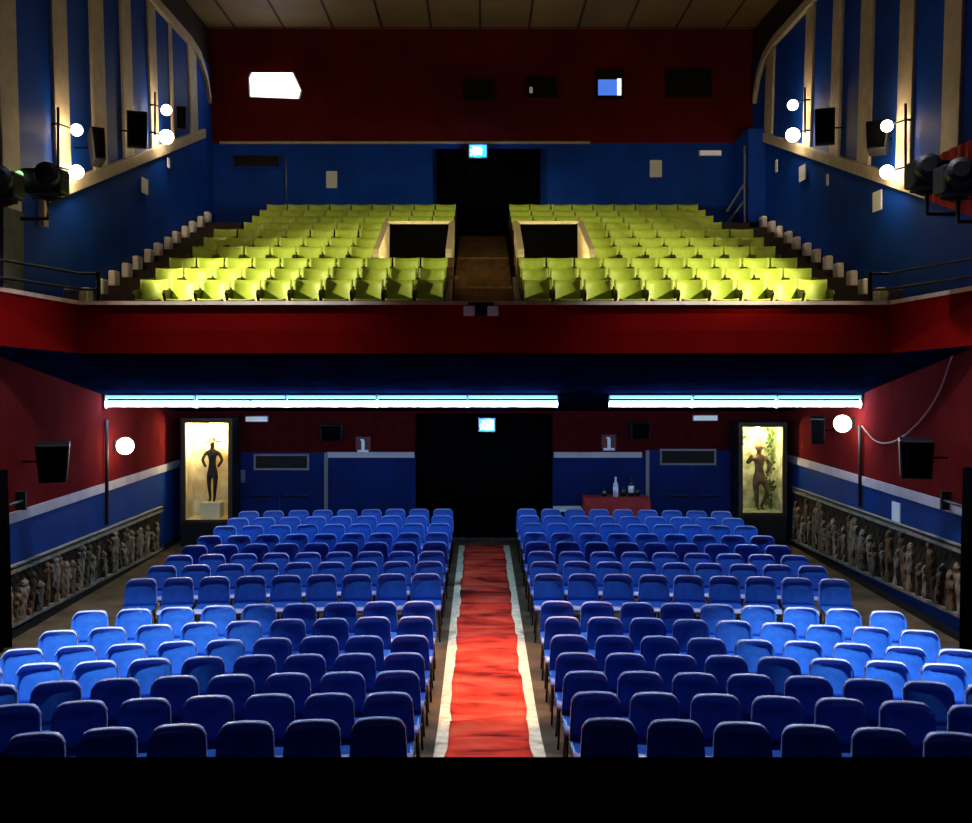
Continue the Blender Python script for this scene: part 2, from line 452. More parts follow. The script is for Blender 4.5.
# stairwell openings
def well(side, x0, x1, label, inner_right):
    # outer and inner cheek walls following the rake
    t = thing('stairwell', label, 'stairwell', (0, 0, 0)); t['kind'] = 'structure'
    def cheek(xa, xb, name):
        bm = bmesh.new()
        ya, yb = 18.2, 20.50
        za, zb = CZ + 2.17, CZ + 3.02
        zlow = CZ + 1.3
        pr = [(ya, zlow), (ya, za - .12), (ya + .10, za), (yb, zb), (yb, zlow)]
        L = [bm.verts.new((xa, y, z)) for y, z in pr]; Rr = [bm.verts.new((xb, y, z)) for y, z in pr]
        bm.faces.new(L); bm.faces.new(Rr[::-1])
        for i in range(5): bm.faces.new((L[i], L[(i + 1) % 5], Rr[(i + 1) % 5], Rr[i]))
        obj(name, bm, M['cream_wall'], t)
    cheek(x0 - .09, x0 + .02, 'cheek_wall'); cheek(x1 - .02, x1 + .09, 'cheek_wall')
    bx('void_back', x0 + .02, x1 - .02, 20.38, 20.46, CZ + .9, CZ + 2.93, M['blackfab'], t)  # black sheet stands for the unlit void going down
    bx('void_floor', x0 + .02, x1 - .02, 17.9, 20.38, CZ + .80, CZ + .9, M['blackfab'], t)  # black sheet painted in for the shade in the stair hole
    bx('rim', x0 - .02, x1 + .02, 20.36, 20.49, CZ + 2.93, CZ + 2.99, M['cream_wall'], t)
    bm = bmesh.new(); ball(bm, ((x0 + x1) / 2, 18.75, CZ + 1.25), .06, seg=12); obj('cheek_fill_bulb', bm, M['bulb'], t, smooth=True)  # hidden bulb added to brighten the cheek walls
    light('cheek_fill_light', 'POINT', ((x0 + x1) / 2, 18.75, CZ + 1.25), 220, (1.0, .85, .5), t, size=.08)
    for xa in (x0 - .12, x1 - .02):
        bx('end_post', xa, xa + .14, 18.06, 18.19, CZ + 1.1, CZ + 1.98, M['brown'], t)
well('l', VL[0], VL[1], 'dark stairwell opening with cream cheeks left of the balcony stair', True)
well('r', VR[0], VR[1], 'dark stairwell opening with cream cheeks right of the balcony stair', False)
for x0, lab in ((-.56, 'brown wooden end panel on the left of the lower balcony stair'), (.60, 'brown wooden end panel on the right of the lower balcony stair')):
    bm = bmesh.new()
    pr = [(15.5, CZ + .55), (15.5, CZ + .98), (18.0, CZ + 1.62), (18.0, CZ + 1.1)]
    L = [bm.verts.new((x0, y, z)) for y, z in pr]; Q = [bm.verts.new((x0 + .06, y, z)) for y, z in pr]
    bm.faces.new(L); bm.faces.new(Q[::-1])
    for i in range(4): bm.faces.new((L[i], L[(i + 1) % 4], Q[(i + 1) % 4], Q[i]))
    tag(obj('end_panel', bm, M['brown'], bevel=.01), lab, 'panel')

# side stairs climbing along the walls, cream blocks against the wall
for side, xw, lab in ((1, WL, 'dark side stair with cream step ends along the left balcony wall'), (-1, WR, 'dark side stair with cream step ends along the right balcony wall')):
    t = thing('side_stair', lab, 'stairs'); t['kind'] = 'structure'
    bm = bmesh.new()
    n = 13
    for k in range(n):
        y = 16.0 + k * .60; z = CZ + 1.0 + k * .198
        box(bm, min(xw, xw + side * .95), max(xw, xw + side * .95), y, y + .62, CZ + ROWS[0][1] - 1.2, z)
    obj('stringer', bm, M['brown_dark'], t)
    for k in range(n):
        y = 16.0 + k * .60; z = CZ + 1.0 + k * .198
        bm = bmesh.new()
        rbox(bm, (xw + side * (.085 + .02 * (k % 2)), y + .24, z + .14), (.13, .26, .28))
        obj('step_end', bm, M['step'], t, bevel=.03)
    bm = bmesh.new(); rbox(bm, (xw + side * .28, 15.3, CZ + 1.07), (.26, .3, .24))
    obj('foot_block', bm, M['cream'], t, bevel=.03)

# balcony gallery rails
for side, xw, kx, lab in ((1, WL, KL, 'dark two-bar gallery rail on the left arm of the balcony'), (-1, WR, KR, 'dark two-bar gallery rail on the right arm of the balcony')):
    t = thing('gallery_rail', lab, 'railing')
    xi = kx + side * .25
    bm = bmesh.new(); tube(bm, [(xi, DF + .08, zp1 + .03), (xi, DF + .08, CZ + 1.43)], .035); obj('post', bm, M['black'], t)
    for zz in (1.40, 1.16):
        bm = bmesh.new(); tube(bm, [(xi, DF + .08, CZ + zz), (kx, DF, CZ + zz), (xw + side * .12, 13.2, CZ + zz + .02), (xw + side * .04, 12.7, CZ + zz + .02)], .02)
        obj('bar', bm, M['black'], t)

# ------------------------------------------------------------------ side wall panelling
def mould_l(y): return CZ + 2.755 + .344 * (y - 15.7)
def mould_r(y): return CZ + 2.15 + .326 * (y - 13.6)
tn = [10]
def trim(bm, m, label):
    struct(obj('trim_%d' % tn[0], bm, m, bevel=.01), label, 'trim'); tn[0] += 1
def sloped(bm, wx, side, f, y0, y1, h, d):
    vs = []
    for y in (y0, y1):
        z = f(y); 
        for zz in (z, z + h):
            x = wx(zz)
            vs += [bm.verts.new((x - side * .02, y, zz)), bm.verts.new((x + side * d, y, zz))]
    a = vs[:4]; b = vs[4:]
    for q in ((a[0], a[1], a[3], a[2]), (b[0], b[2], b[3], b[1]), (a[1], b[1], b[3], a[3]), (a[0], a[2], b[2], b[0]), (a[2], a[3], b[3], b[2]), (a[0], b[0], b[1], a[1])): bm.faces.new(q)
bm = bmesh.new(); sloped(bm, wx_l, 1, mould_l, 14.7, 23.6, .22, .10); trim(bm, M['cream'], 'sloping cream moulding climbing the left upper wall')
bm = bmesh.new(); sloped(bm, wx_r, -1, mould_r, 13.65, 23.4, .22, .10); trim(bm, M['cream'], 'sloping cream moulding climbing the right upper wall')
for wx, side, lab in ((wx_l, 1, 'cream moulding along the top of the left wall'), (wx_r, -1, 'cream moulding along the top of the right wall')):
    bm = bmesh.new()
    x = wx(ZT)
    pts = [(8, ZT), (22.6, ZT), (23.4, ZT - .12), (23.9, ZT - .45), (24.2, ZT - .95)]
    for (ya, za), (yb, zb) in zip(pts, pts[1:]):
        v = [bm.verts.new((wx(z) + side * d, y, z + h)) for y, z in ((ya, za), (yb, zb)) for d in (-.05, .10) for h in (-.10, .10)]
        for q in ((0, 1, 3, 2), (4, 6, 7, 5), (2, 3, 7, 6), (0, 4, 5, 1), (1, 5, 7, 3), (0, 2, 6, 4)): bm.faces.new([v[i] for i in q])
    trim(bm, M['cream'], lab)
struct(bx('trim_9', WL, WL + .10, 14.62, 14.78, mould_l(14.7) - .34, mould_l(14.7) + .22, M['cream'], bevel=.01), 'short cream upright ending the sloping moulding on the left wall', 'trim')
PL = [(13.75, .46), (15.5, .48), (17.07, .49), (18.5, .44), (20.0, .40), (21.25, .10), (22.85, .5)]
PRt = [(13.95, .46), (15.5, .46), (17.15, .46), (18.6, .42), (20.2, .42), (23.0, .5)]
ordn = ['first', 'second', 'third', 'fourth', 'fifth', 'sixth', 'seventh', 'eighth', 'ninth', 'tenth', 'eleventh', 'twelfth', 'thirteenth', 'fourteenth', 'fifteenth']
for wx, side, f, ps, sn in ((wx_l, 1, mould_l, PL, 'left'), (wx_r, -1, mould_r, PRt, 'right')):
    for k, (y, w) in enumerate(ps):
        bm = bmesh.new(); vs = []
        zb = f(y) + .1
        for z in (zb, ZT):
            x = wx(z)
            for yy in (y - w * .58, y + w * .58):
                vs += [bm.verts.new((x - side * .02, yy, z)), bm.verts.new((x + side * .05, yy, z))]
        for q in ((0, 1, 3, 2), (4, 6, 7, 5), (0, 4, 5, 1), (2, 3, 7, 6), (1, 5, 7, 3), (0, 2, 6, 4)): bm.faces.new([vs[i] for i in q])
        trim(bm, M['cream'], 'cream upright strip on the %s upper wall, %s from the stage' % (sn, ordn[k]))
# grey strip below the first left upright
struct(bx('trim_40', WL, WL + .06, 13.45, 14.05, zp1, mould_l(14.0), mat('grey_plaster', (.10, .10, .08), .7, var=.3)), 'grey upright strip below the green lamp on the left wall', 'trim')

# pier and rail at the right rear corner
struct(bx('pier', 6.35, WR + .2, 23.2, YU, CZ + 2.6, CZ + 5.6, M['blue_wall'], bevel=.02), 'blue pier in the right rear corner of the balcony', 'pier')
t = thing('handrail', 'short pale handrail beside the blue pier at the balcony rear', 'railing')
for pts in ([(6.28, 23.25, CZ + 2.9), (6.28, 23.25, CZ + 5.2)], [(5.95, 23.6, CZ + 3.7), (6.28, 23.3, CZ + 4.3)], [(5.95, 23.6, CZ + 3.4), (6.28, 23.3, CZ + 3.9)]):
    bm = bmesh.new(); tube(bm, pts, .03); obj('bar', bm, M['metal'], t)

# ------------------------------------------------------------------ chairs of the stalls
def shell_back():
    bm = bmesh.new()
    NU, NV = 12, 10
    fr, bk = [], []
    for i in range(NU + 1):
        u = -1 + 2 * i / NU
        uu = math.copysign(abs(u) ** .8, u)
        top = .855 - .060 * max(0, (abs(uu) - .60) / .40) ** 2.8
        cf, cb = [], []
        for j in range(NV + 1):
            v = 1 - (1 - j / NV) ** 1.35
            z = .50 + (top - .50) * v
            x = uu * (.224 - .020 * v)
            y = -.085 + .085 * v - .055 * uu * uu * (.5 + .5 * v) + .10
            rim = .034 * max(0, (max(abs(uu), v) - .86) / .14) ** 2
            grip = .010 * math.exp(-((v - .80) / .05) ** 2) * (1 if abs(uu) < .55 else 0)
            cf.append(bm.verts.new((x, y - rim + grip, z))); cb.append(bm.verts.new((x, y + .018 + rim * .5, z + .004 * max(0, v - .8))))
        fr.append(cf); bk.append(cb)
    for i in range(NU):
        for j in range(NV):
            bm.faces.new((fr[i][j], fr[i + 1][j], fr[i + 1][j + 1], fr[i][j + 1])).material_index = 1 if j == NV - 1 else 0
            bm.faces.new((bk[i][j], bk[i][j + 1], bk[i + 1][j + 1], bk[i + 1][j]))
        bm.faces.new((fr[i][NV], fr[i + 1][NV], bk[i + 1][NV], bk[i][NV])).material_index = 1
        bm.faces.new((fr[i][0], bk[i][0], bk[i + 1][0], fr[i + 1][0]))
    for j in range(NV):
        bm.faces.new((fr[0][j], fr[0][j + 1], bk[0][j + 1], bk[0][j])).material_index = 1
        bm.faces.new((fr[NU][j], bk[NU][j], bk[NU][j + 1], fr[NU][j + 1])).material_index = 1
    return bm
def shell_seat():
    bm = bmesh.new()
    NU, NV = 10, 8
    up, dn = [], []
    for i in range(NU + 1):
        u = -1 + 2 * i / NU
        a, b = [], []
        for j in range(NV + 1):
            v = j / NV              # 0 rear, 1 front
            x = u * (.220 - .010 * v)
            y = .02 - .42 * v + .02 * u * u * (v > .9)
            z = .502 - .02 * (1 - u * u) * math.sin(math.pi * min(1, v * 1.1)) - .045 * max(0, (v - .8) / .2) ** 2
            a.append(bm.verts.new((x, y, z))); b.append(bm.verts.new((x, y, z - .022)))
        up.append(a); dn.append(b)
    for i in range(NU):
        for j in range(NV):
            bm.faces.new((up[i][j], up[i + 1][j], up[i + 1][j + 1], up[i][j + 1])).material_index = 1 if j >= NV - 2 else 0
            bm.faces.new((dn[i][j], dn[i][j + 1], dn[i + 1][j + 1], dn[i + 1][j]))
        bm.faces.new((up[i][NV], up[i + 1][NV], dn[i + 1][NV], dn[i][NV]))
        bm.faces.new((up[i][0], dn[i][0], dn[i + 1][0], up[i + 1][0]))
    for j in range(NV):
        bm.faces.new((up[0][j], up[0][j + 1], dn[0][j + 1], dn[0][j]))
        bm.faces.new((up[NU][j], dn[NU][j], dn[NU][j + 1], up[NU][j + 1]))
    return bm
def make_chair():
    t = thing('stalls_chair', '', 'chair')
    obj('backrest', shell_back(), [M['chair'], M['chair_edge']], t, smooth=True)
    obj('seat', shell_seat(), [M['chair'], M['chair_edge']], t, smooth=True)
    for sx in (-1, 1):
        bm = bmesh.new(); tube(bm, [(sx * .18, -.32, .47), (sx * .20, -.36, .0)], .013, 6); obj('leg', bm, M['chairleg'], t, smooth=True)
        bm = bmesh.new(); tube(bm, [(sx * .18, -.02, .48), (sx * .20, .12, .0)], .013, 6); obj('leg', bm, M['chairleg'], t, smooth=True)
    bm = bmesh.new(); box(bm, -.225, .225, -.20, -.16, .44, .47); obj('linking_bar', bm, M['metal'], t)
    return t
chair0 = make_chair()
used = False
# rows: distance of the aisle seat from the camera
RY = [7.5, 8.3, 9.1, 10.0, 10.85, 11.65, 12.4, 14.05, 14.95, 15.75, 16.6, 17.5, 18.55, 19.5, 20.4]
PITCH = .494
for sgn, xin, nm in ((-1, -.55, 'left'), (1, .76, 'right')):
    for r, y0 in enumerate(RY):
        arc = (.030, .030, .030, .030, .030, .026, .021)[r] if r < 7 else .015
        for k in range(9):
            x = xin + sgn * (.215 + PITCH * k)
            dx = x - AX
            y = y0 - arc * dx * dx + arc * .8 * .8
            if abs(x) * F / y > 560 + 0: continue   # outside the frame
            rz = sgn * -2 * arc * abs(dx) * .75
            side = 'aisle' if k == 0 else ('wall end' if k == 8 else None)
            lab = 'blue plastic chair in stalls %s block, %s row from stage, %s from the red carpet' % (nm, ordn[r], ordn[k])
            jx, jr = random.uniform(-.005, .005), random.uniform(-.02, .02)
            loc = (x + jx, y - .10 + random.uniform(-.015, .015), floor_z(y) + .002)
            grp = 'blue chairs of the %s stalls block' % nm
            if not used:
                chair0.location = loc; chair0.rotation_euler = (0, 0, rz + jr); chair0['label'] = lab; chair0['group'] = grp; used = True
            else:
                dup(chair0, loc, rz + jr, lab, grp)

# ------------------------------------------------------------------ balcony seats
def lime_back():
    bm = bmesh.new(); NU, NV = 10, 6
    fr, bk = [], []
    for i in range(NU + 1):
        u = -1 + 2 * i / NU
        a, b = [], []
        for j in range(NV + 1):
            v = j / NV
            z = .36 + .455 * v
            x = u * (.225 + .012 * v)
            y = -.13 + .12 * v - .11 * u * u * (.35 + .65 * v)
            a.append(bm.verts.new((x, y, z))); b.append(bm.verts.new((x, y + .016, z)))
        fr.append(a); bk.append(b)
    for i in range(NU):
        for j in range(NV):
            bm.faces.new((fr[i][j], fr[i + 1][j], fr[i + 1][j + 1], fr[i][j + 1])); bm.faces.new((bk[i][j], bk[i][j + 1], bk[i + 1][j + 1], bk[i + 1][j]))
        bm.faces.new((fr[i][NV], fr[i + 1][NV], bk[i + 1][NV], bk[i][NV])); bm.faces.new((fr[i][0], bk[i][0], bk[i + 1][0], fr[i + 1][0]))
    for j in range(NV):
        bm.faces.new((fr[0][j], fr[0][j + 1], bk[0][j + 1], bk[0][j])); bm.faces.new((fr[NU][j], bk[NU][j], bk[NU][j + 1], fr[NU][j + 1]))
    return bm
def lime_seat():
    bm = bmesh.new(); NU, NV = 8, 6
    up, dn = [], []
    for i in range(NU + 1):
        u = -1 + 2 * i / NU
        a, b = [], []
        for j in range(NV + 1):
            v = j / NV
            x = u * .205; y = -.14 - .34 * v; z = .36 + .10 * v + .02 * v * v - .012 * (1 - u * u)
            a.append(bm.verts.new((x, y, z))); b.append(bm.verts.new((x, y + .01, z - .03)))
        up.append(a); dn.append(b)
    for i in range(NU):
        for j in range(NV):
            bm.faces.new((up[i][j], up[i + 1][j], up[i + 1][j + 1], up[i][j + 1])); bm.faces.new((dn[i][j], dn[i][j + 1], dn[i + 1][j + 1], dn[i + 1][j]))
        bm.faces.new((up[i][NV], up[i + 1][NV], dn[i + 1][NV], dn[i][NV])); bm.faces.new((up[i][0], dn[i][0], dn[i + 1][0], up[i + 1][0]))
    for j in range(NV):
        bm.faces.new((up[0][j], up[0][j + 1], dn[0][j + 1], dn[0][j])); bm.faces.new((up[NU][j], dn[NU][j], dn[NU][j + 1], up[NU][j + 1]))
    return bm
seat0 = thing('balcony_seat', '', 'seat')
obj('backrest', lime_back(), M['lime'], seat0, smooth=True)
obj('seat', lime_seat(), M['lime'], seat0, smooth=True)
for sx in (-1, 1):
    bm = bmesh.new()
    pr = [(-.08, 0), (-.08, .66), (-.40, .62), (-.46, .56), (-.36, .44), (-.28, 0)]
    L = [bm.verts.new((sx * .226, y, z)) for y, z in pr]; Q = [bm.verts.new((sx * .248, y, z)) for y, z in pr]
    bm.faces.new(L); bm.faces.new(Q[::-1])
    for i in range(6): bm.faces.new((L[i], L[(i + 1) % 6], Q[(i + 1) % 6], Q[i]))
    obj('armrest', bm, M['arm'], seat0)
used = False
for sgn, xin, xv, nm in ((-1, -.56, VL[0] - .1, 'left'), (1, .68, VR[1] + .1, 'right')):
    for r, (y, zt_) in enumerate(ROWS):
        if r < 3: n, xs = 10, xin
        elif r < 6: n, xs = 7, xv
        else: n, xs = 9, xin
        for k in range(n):
            x = xs + sgn * (.25 + .5 * k)
            lab = 'lime green seat in balcony %s block, %s row from the parapet, %s from the %s' % (nm, ordn[r], ordn[k], 'stairwell' if 3 <= r < 6 else 'stair')
            loc = (x, y + .02, CZ + zt_ - .80 + .002)
            grp = 'lime green seats of the %s balcony block' % nm
            if not used:
                seat0.location = loc; seat0['label'] = lab; seat0['group'] = grp; used = True
            else: dup(seat0, loc, 0, lab, grp)

# ------------------------------------------------------------------ black curtains
def curtain(name, x0, x1, y, z0, z1, m, label, cat='curtain', amp=.05, per=.22, along='x'):
    bm = bmesh.new(); n = max(12, int(abs(x1 - x0) / .03)); rr = []
    for i in range(n + 1):
        x = x0 + (x1 - x0) * i / n
        a = amp * math.sin(2 * math.pi * x / per) + amp * .4 * math.sin(2 * math.pi * x / per * .37)
        p = (lambda s, z: (x, y + a * s, z) if along == 'x' else (y + a * s, x, z))
        rr.append([bm.verts.new(p(.6, z1)), bm.verts.new(p(1, (z0 + z1) / 2)), bm.verts.new(p(1.2, z0))])
    for a, b in zip(rr, rr[1:]):
        for j in range(2): bm.faces.new((a[j], b[j], b[j + 1], a[j + 1]))
    o = obj(name, bm, m, smooth=True)
    s = o.modifiers.new('thick', 'SOLIDIFY'); s.thickness = .012
    return tag(o, label, cat)
curtain('curtain', px0 + .03, px1 - .03, YB + .32, .01, pz - .03, M['blackfab'], 'black curtain filling the entrance at the back of the stalls')
curtain('curtain', -1.08, 1.50, YU - .18, CZ + 3.0, CZ + 5.36, M['blackfab'], 'black curtain in the middle of the rear balcony wall')
for sgn, xw, lab in ((1, WL, 'left'), (-1, WR, 'right')):
    xx = xw + sgn * .10
    curtain('curtain', 13.35, 13.0, xx, .01, 2.43 if sgn > 0 else 2.46, M['blackfab'], 'black curtain bunched at the side exit on the %s edge' % lab, amp=.08, per=.12, along='y')
    t = thing('curtain_bracket', 'small dark wall bracket beside the black curtain on the %s wall' % lab, 'bracket')
    yb, zb = 13.75, CZ - 1.93
    bm = bmesh.new(); tube(bm, [(xw + sgn * .10, 13.36, zb), (xw + sgn * .10, 13.95, zb)], .025); obj('bar', bm, M['black'], t)
    bm = bmesh.new(); rbox(bm, (xw + sgn * .07, 13.95, zb), (.14, .06, .26)); obj('plate', bm, M['black'], t)
# red drape high on the right wall
bm = bmesh.new(); rr = []
for i in range(41):
    y = 12.9 + 1.4 * i / 40
    a = .028 * math.sin(i * .9) + .012 * math.sin(i * 2.1)
    rr.append([bm.verts.new((WR - .16 + a, y, mould_r(y) + .02)), bm.verts.new((WR - .16 + a * .8, y, CZ + 2.6)), bm.verts.new((WR - .15 + a * .5, y, CZ + 3.0))])
for a, b in zip(rr, rr[1:]):
    for j in range(2): bm.faces.new((a[j], b[j], b[j + 1], a[j + 1]))
o = obj('drape', bm, mat('red_drape_cloth', (.62, .04, .025), .9), smooth=True)
o.modifiers.new('thick', 'SOLIDIFY').thickness = .012
tag(o, 'red drape at the stage end of the right upper wall', 'drape')

# ------------------------------------------------------------------ lamps
WARM = (1.0, .72, .40)
def sconce(xg, xw, y, z1, z2, label, side, p1, p2, r1=.095, r2=.11):
    t = thing('wall_sconce', label, 'lamp', (xw, y, z2), group='globe sconces with added lower globes on the upper walls')
    d = side
    ax = abs(xg - xw)
    bm = bmesh.new(); tube(bm, [(d * .10, -.40, -.05), (d * .10, -.40, z1 - z2 + .25)], .022, 8); obj('pole', bm, M['pipe'], t, smooth=True)
    for h, nm in ((z1 - z2, 'bracket'), (0, 'bracket')):
        bm = bmesh.new(); tube(bm, [(d * .10, -.40, h), (d * (ax - .02), -.06, h)], .014, 6); tube(bm, [(0, -.40, h), (d * .10, -.40, h)], .02, 6)
        obj(nm, bm, M['pipe'], t, smooth=True)
    bm = bmesh.new(); ball(bm, (d * ax, 0, z1 - z2), r1); obj('globe', bm, M['bulb'], t, smooth=True)
    bm = bmesh.new(); ball(bm, (d * ax, 0, 0), r2); obj('globe', bm, M['bulb_hi'], t, smooth=True)  # lower globe stands in for the bright spot below the lamp
    light('globe_light', 'POINT', (xw + d * (ax + .0), y - .0, z2 + .0), p2, WARM, t, size=r2 + .02)
    light('globe_light', 'POINT', (xw + d * (ax + .0), y - .0, z1), p1, WARM, t, size=r1 + .02)
def zz(y, D): return CZ + (365 - y) * D / F
sconce(-6.38, WL, 15.5, zz(130, 15.5), zz(172, 15.5), 'globe sconce with added lower globe on the left wall nearer the stage', 1, 50, 120)
sconce(-6.40, WL, 20.0, zz(110, 20.0), zz(137, 20.0), 'globe sconce with added lower globe on the left wall nearer the balcony rear', 1, 40, 95, .11, .145)
sconce(6.48, WR, 15.6, zz(126, 15.6), zz(172, 15.6), 'globe sconce with added lower globe on the right wall nearer the stage', -1, 50, 120)
sconce(6.48, WR, 20.3, zz(105, 20.3), zz(135, 20.3), 'globe sconce with added lower globe on the right wall nearer the balcony rear', -1, 40, 95, .11, .145)

def low_lamp(xw, side, y, zg, label, p):
    t = thing('wall_lamp', label, 'lamp', (xw, y, zg))
    bm = bmesh.new(); tube(bm, [(side * .03, .28, .0), (side * .30, .02, 0)], .014, 6); obj('arm', bm, M['pipe'], t)
    bm = bmesh.new(); rbox(bm, (side * .02, .28, -.02), (.04, .12, .2)); obj('wall_plate', bm, M['pipe'], t)
    bm = bmesh.new(); ball(bm, (side * .30, 0, 0), .15); obj('globe', bm, M['bulb_hi'], t, smooth=True)
    light('globe_light', 'POINT', (xw + side * .32, y, zg), p, (1.0, .66, .36), t, size=.17)
low_lamp(WL, 1, 17.4, zz(446, 17.4), 'glowing globe lamp on the left red wall of the stalls', 95)
low_lamp(WR + .0, -1, 17.3, zz(423, 17.5), 'glowing globe lamp on the right red wall of the stalls', 95)
# conduits beside the globe lamps
for xw, side, y, za, zb_, lab in ((WL, 1, 17.2, zz(420, 17.2), CZ - 2.80, 'dark vertical pipe on the left wall below the globe lamp'),
                                 (WR, -1, 17.15, zz(425, 17.15), CZ - 2.48, 'dark vertical pipe on the right wall below the globe lamp')):
    bm = bmesh.new(); tube(bm, [(xw + side * .05, y, za), (xw + side * .05, y, zb_)], .032, 8)
    tag(obj('pipe', bm, M['pipe'], smooth=True), lab, 'pipe')

# fluorescent fittings under the balcony
def tube_fit(x0, x1, label, first):
    L = x1 - x0
    t = thing('fluorescent_light', label, 'light fitting', ((x0 + x1) / 2, TY - .06, TZ), group='twin tube lights under the balcony')
    bm = bmesh.new(); box(bm, -L / 2, L / 2, -.03, .03, -.045, .10); obj('batten', bm, M['blackfab'], t)
    for zc, rr in ((-.080, .048), (.040, .030)):
        bm = bmesh.new(); tube(bm, [(-L / 2 + .01, -.07, zc), (L / 2 - .01, -.07, zc)], rr, 10); obj('tube', bm, M['tube'] if rr > .04 else M['tube_dim'], t, smooth=True)
    for sx in (-1, 1):
        bm = bmesh.new(); rbox(bm, (sx * (L / 2 - .01), -.05, -.035), (.02, .09, .24)); obj('end_cap', bm, M['white'], t)
xa, xb = -6.55, 1.36
for k in range(5):
    w = (xb - xa) / 5
    tube_fit(xa + w * k, xa + w * (k + 1), 'twin tube light in the long left-hand run under balcony, %s from left wall' % ordn[k], k == 0)
xa, xb = 2.25, 6.66
for k in range(3):
    w = (xb - xa) / 3
    tube_fit(xa + w * k, xa + w * (k + 1), 'twin tube light in the short right-hand run, %s from the gap' % ordn[k], False)

# spotlights on brackets where the balcony meets the side walls
def lantern(x, y, z, side, label, aim):
    t = thing('stage_spotlight', label, 'spotlight', (x, y, z))
    bm = bmesh.new(); lathe(bm, [(.10, -.36), (.16, -.33), (.18, -.1), (.18, .16), (.21, .18), (.21, .36), (.17, .36), (.16, .2)], (0, 0, 0), 18, 'Y')
    o = obj('housing', bm, M['black'], t, smooth=False); o.rotation_euler = (R(-8), 0, R(20 * side))
    for dz in (0,):
        bm = bmesh.new(); rbox(bm, (side * -.05, .05, -.02), (.56, .34, .36)); o = obj('control_box', bm, M['black'], t, bevel=.04)
    bm = bmesh.new(); tube(bm, [(-.22, 0, 0), (-.22, 0, -.26), (.22, 0, -.26), (.22, 0, 0)], .015, 6); obj('yoke', bm, M['black'], t)
    if aim: light('beam', 'SPOT', (x, y + .45, z + .02), aim[3], (1.0, .88, .56), t, size=.09, target=aim[:3], cone=64, blend=.6)
    bm = bmesh.new(); tube(bm, [(0, 0, -.26), (0, 0, -.55), (-side * .4, .02, -.55)], .03, 8); obj('bracket', bm, M['black'], t)
lantern(-6.15, 13.95, zz(180, 13.95), 1, 'black spotlight on a bracket at the left end of the balcony', (-2.6, 17.8, CZ + 1.4, 1100))
lantern(6.02, 13.2, zz(173, 13.2), -1, 'black spotlight on a bracket at the right end of the balcony', (2.8, 17.8, CZ + 1.4, 1100))
lantern(-6.45, 13.2, zz(184, 13.2), 1, 'black spotlight beyond the first one at the left photo edge', None)
lantern(6.0, 12.3, zz(178, 12.3), -1, 'black spotlight beside the red drape at the right photo edge', None)

# loudspeakers
def speaker(x, y, z, w, d, h, xw, label, tilt=0, turn=0, taper=1.0, grp=None):
    t = thing('loudspeaker', label, 'speaker', (x, y, z), R(turn), grp)
    bm = bmesh.new(); vs = box(bm, -w / 2, w / 2, -d / 2, d / 2, -h / 2, h / 2)
    for v in vs:
        if v.co.z < 0: v.co.x *= taper
    o = obj('cabinet', bm, M['black'], t, bevel=.02); o.rotation_euler = (R(tilt), 0, 0)
    bm = bmesh.new(); vs = box(bm, -w * .43, w * .43, -d / 2 - .012, -d / 2, -h * .45, h * .45)
    for v in vs:
        if v.co.z < 0: v.co.x *= taper
    obj('grille', bm, M['blackfab'], o)
    ang = -R(turn)
    v = Vector((xw - x, .05, 0)); v = Vector((v.x * math.cos(ang) - v.y * math.sin(ang), v.x * math.sin(ang) + v.y * math.cos(ang), 0))
    bm = bmesh.new(); tube(bm, [(0, d * .3, 0), v], .016, 6); obj('bracket', bm, M['blackfab'], t)
for x, y, D, w, d, h, xw, lab, tilt, turn, tp in (
    (97, 147, 15.9, .22, .30, .58, WL, 'black wedge loudspeaker beside the nearer left sconce', -18, 35, .8),
    (137, 130, 18.0, .36, .30, .66, WL, 'black loudspeaker hung midway along the left upper wall', 8, 20, .95),
    (181, 118, 21.4, .22, .25, .50, WL, 'small black loudspeaker near the rear of the left wall', 10, 20, .9),
    (878, 138, 15.9, .36, .30, .50, WR, 'black loudspeaker beside the nearer right sconce', -15, -30, .8),
    (825, 127, 18.0, .36, .30, .66, WR, 'black loudspeaker hung midway along the right upper wall', 8, -20, .95),
    (53, 462, 14.1, .46, .28, .56, WL, 'black loudspeaker on the left red wall of the stalls', 10, 20, .8),
    (916, 458, 14.0, .46, .28, .56, WR, 'black loudspeaker on the right red wall of the stalls', 10, -20, .9),
    (818, 430, 18.3, .26, .26, .50, WR, 'dark loudspeaker behind the right globe lamp in the stalls', 10, -20, .9),
    (332, 432, 21.374, .50, .26, .36, -3.0, 'dark loudspeaker over the left fire sign on back wall', 8, 0, .9),
    (640, 430, 21.374, .44, .26, .36, 3.4, 'dark loudspeaker over the right fire sign on back wall', 8, 0, .9)):
    p = at(x, y, D)
    speaker(p.x, p.y, p.z, w, d, h, xw, lab, tilt, turn, tp)

# green lamp high on the left
t = thing('indicator_lamp', 'small green glowing lamp high at the left photo edge', 'lamp', at(19, 175, 13.75))
bm = bmesh.new(); ball(bm, (0, 0, 0), .06, seg=14); obj('globe', bm, M['greenlamp'], t, smooth=True)
bm = bmesh.new(); tube(bm, [(0, .02, -.05), (-.14, .06, -.12)], .03, 8); obj('holder', bm, M['black'], t)

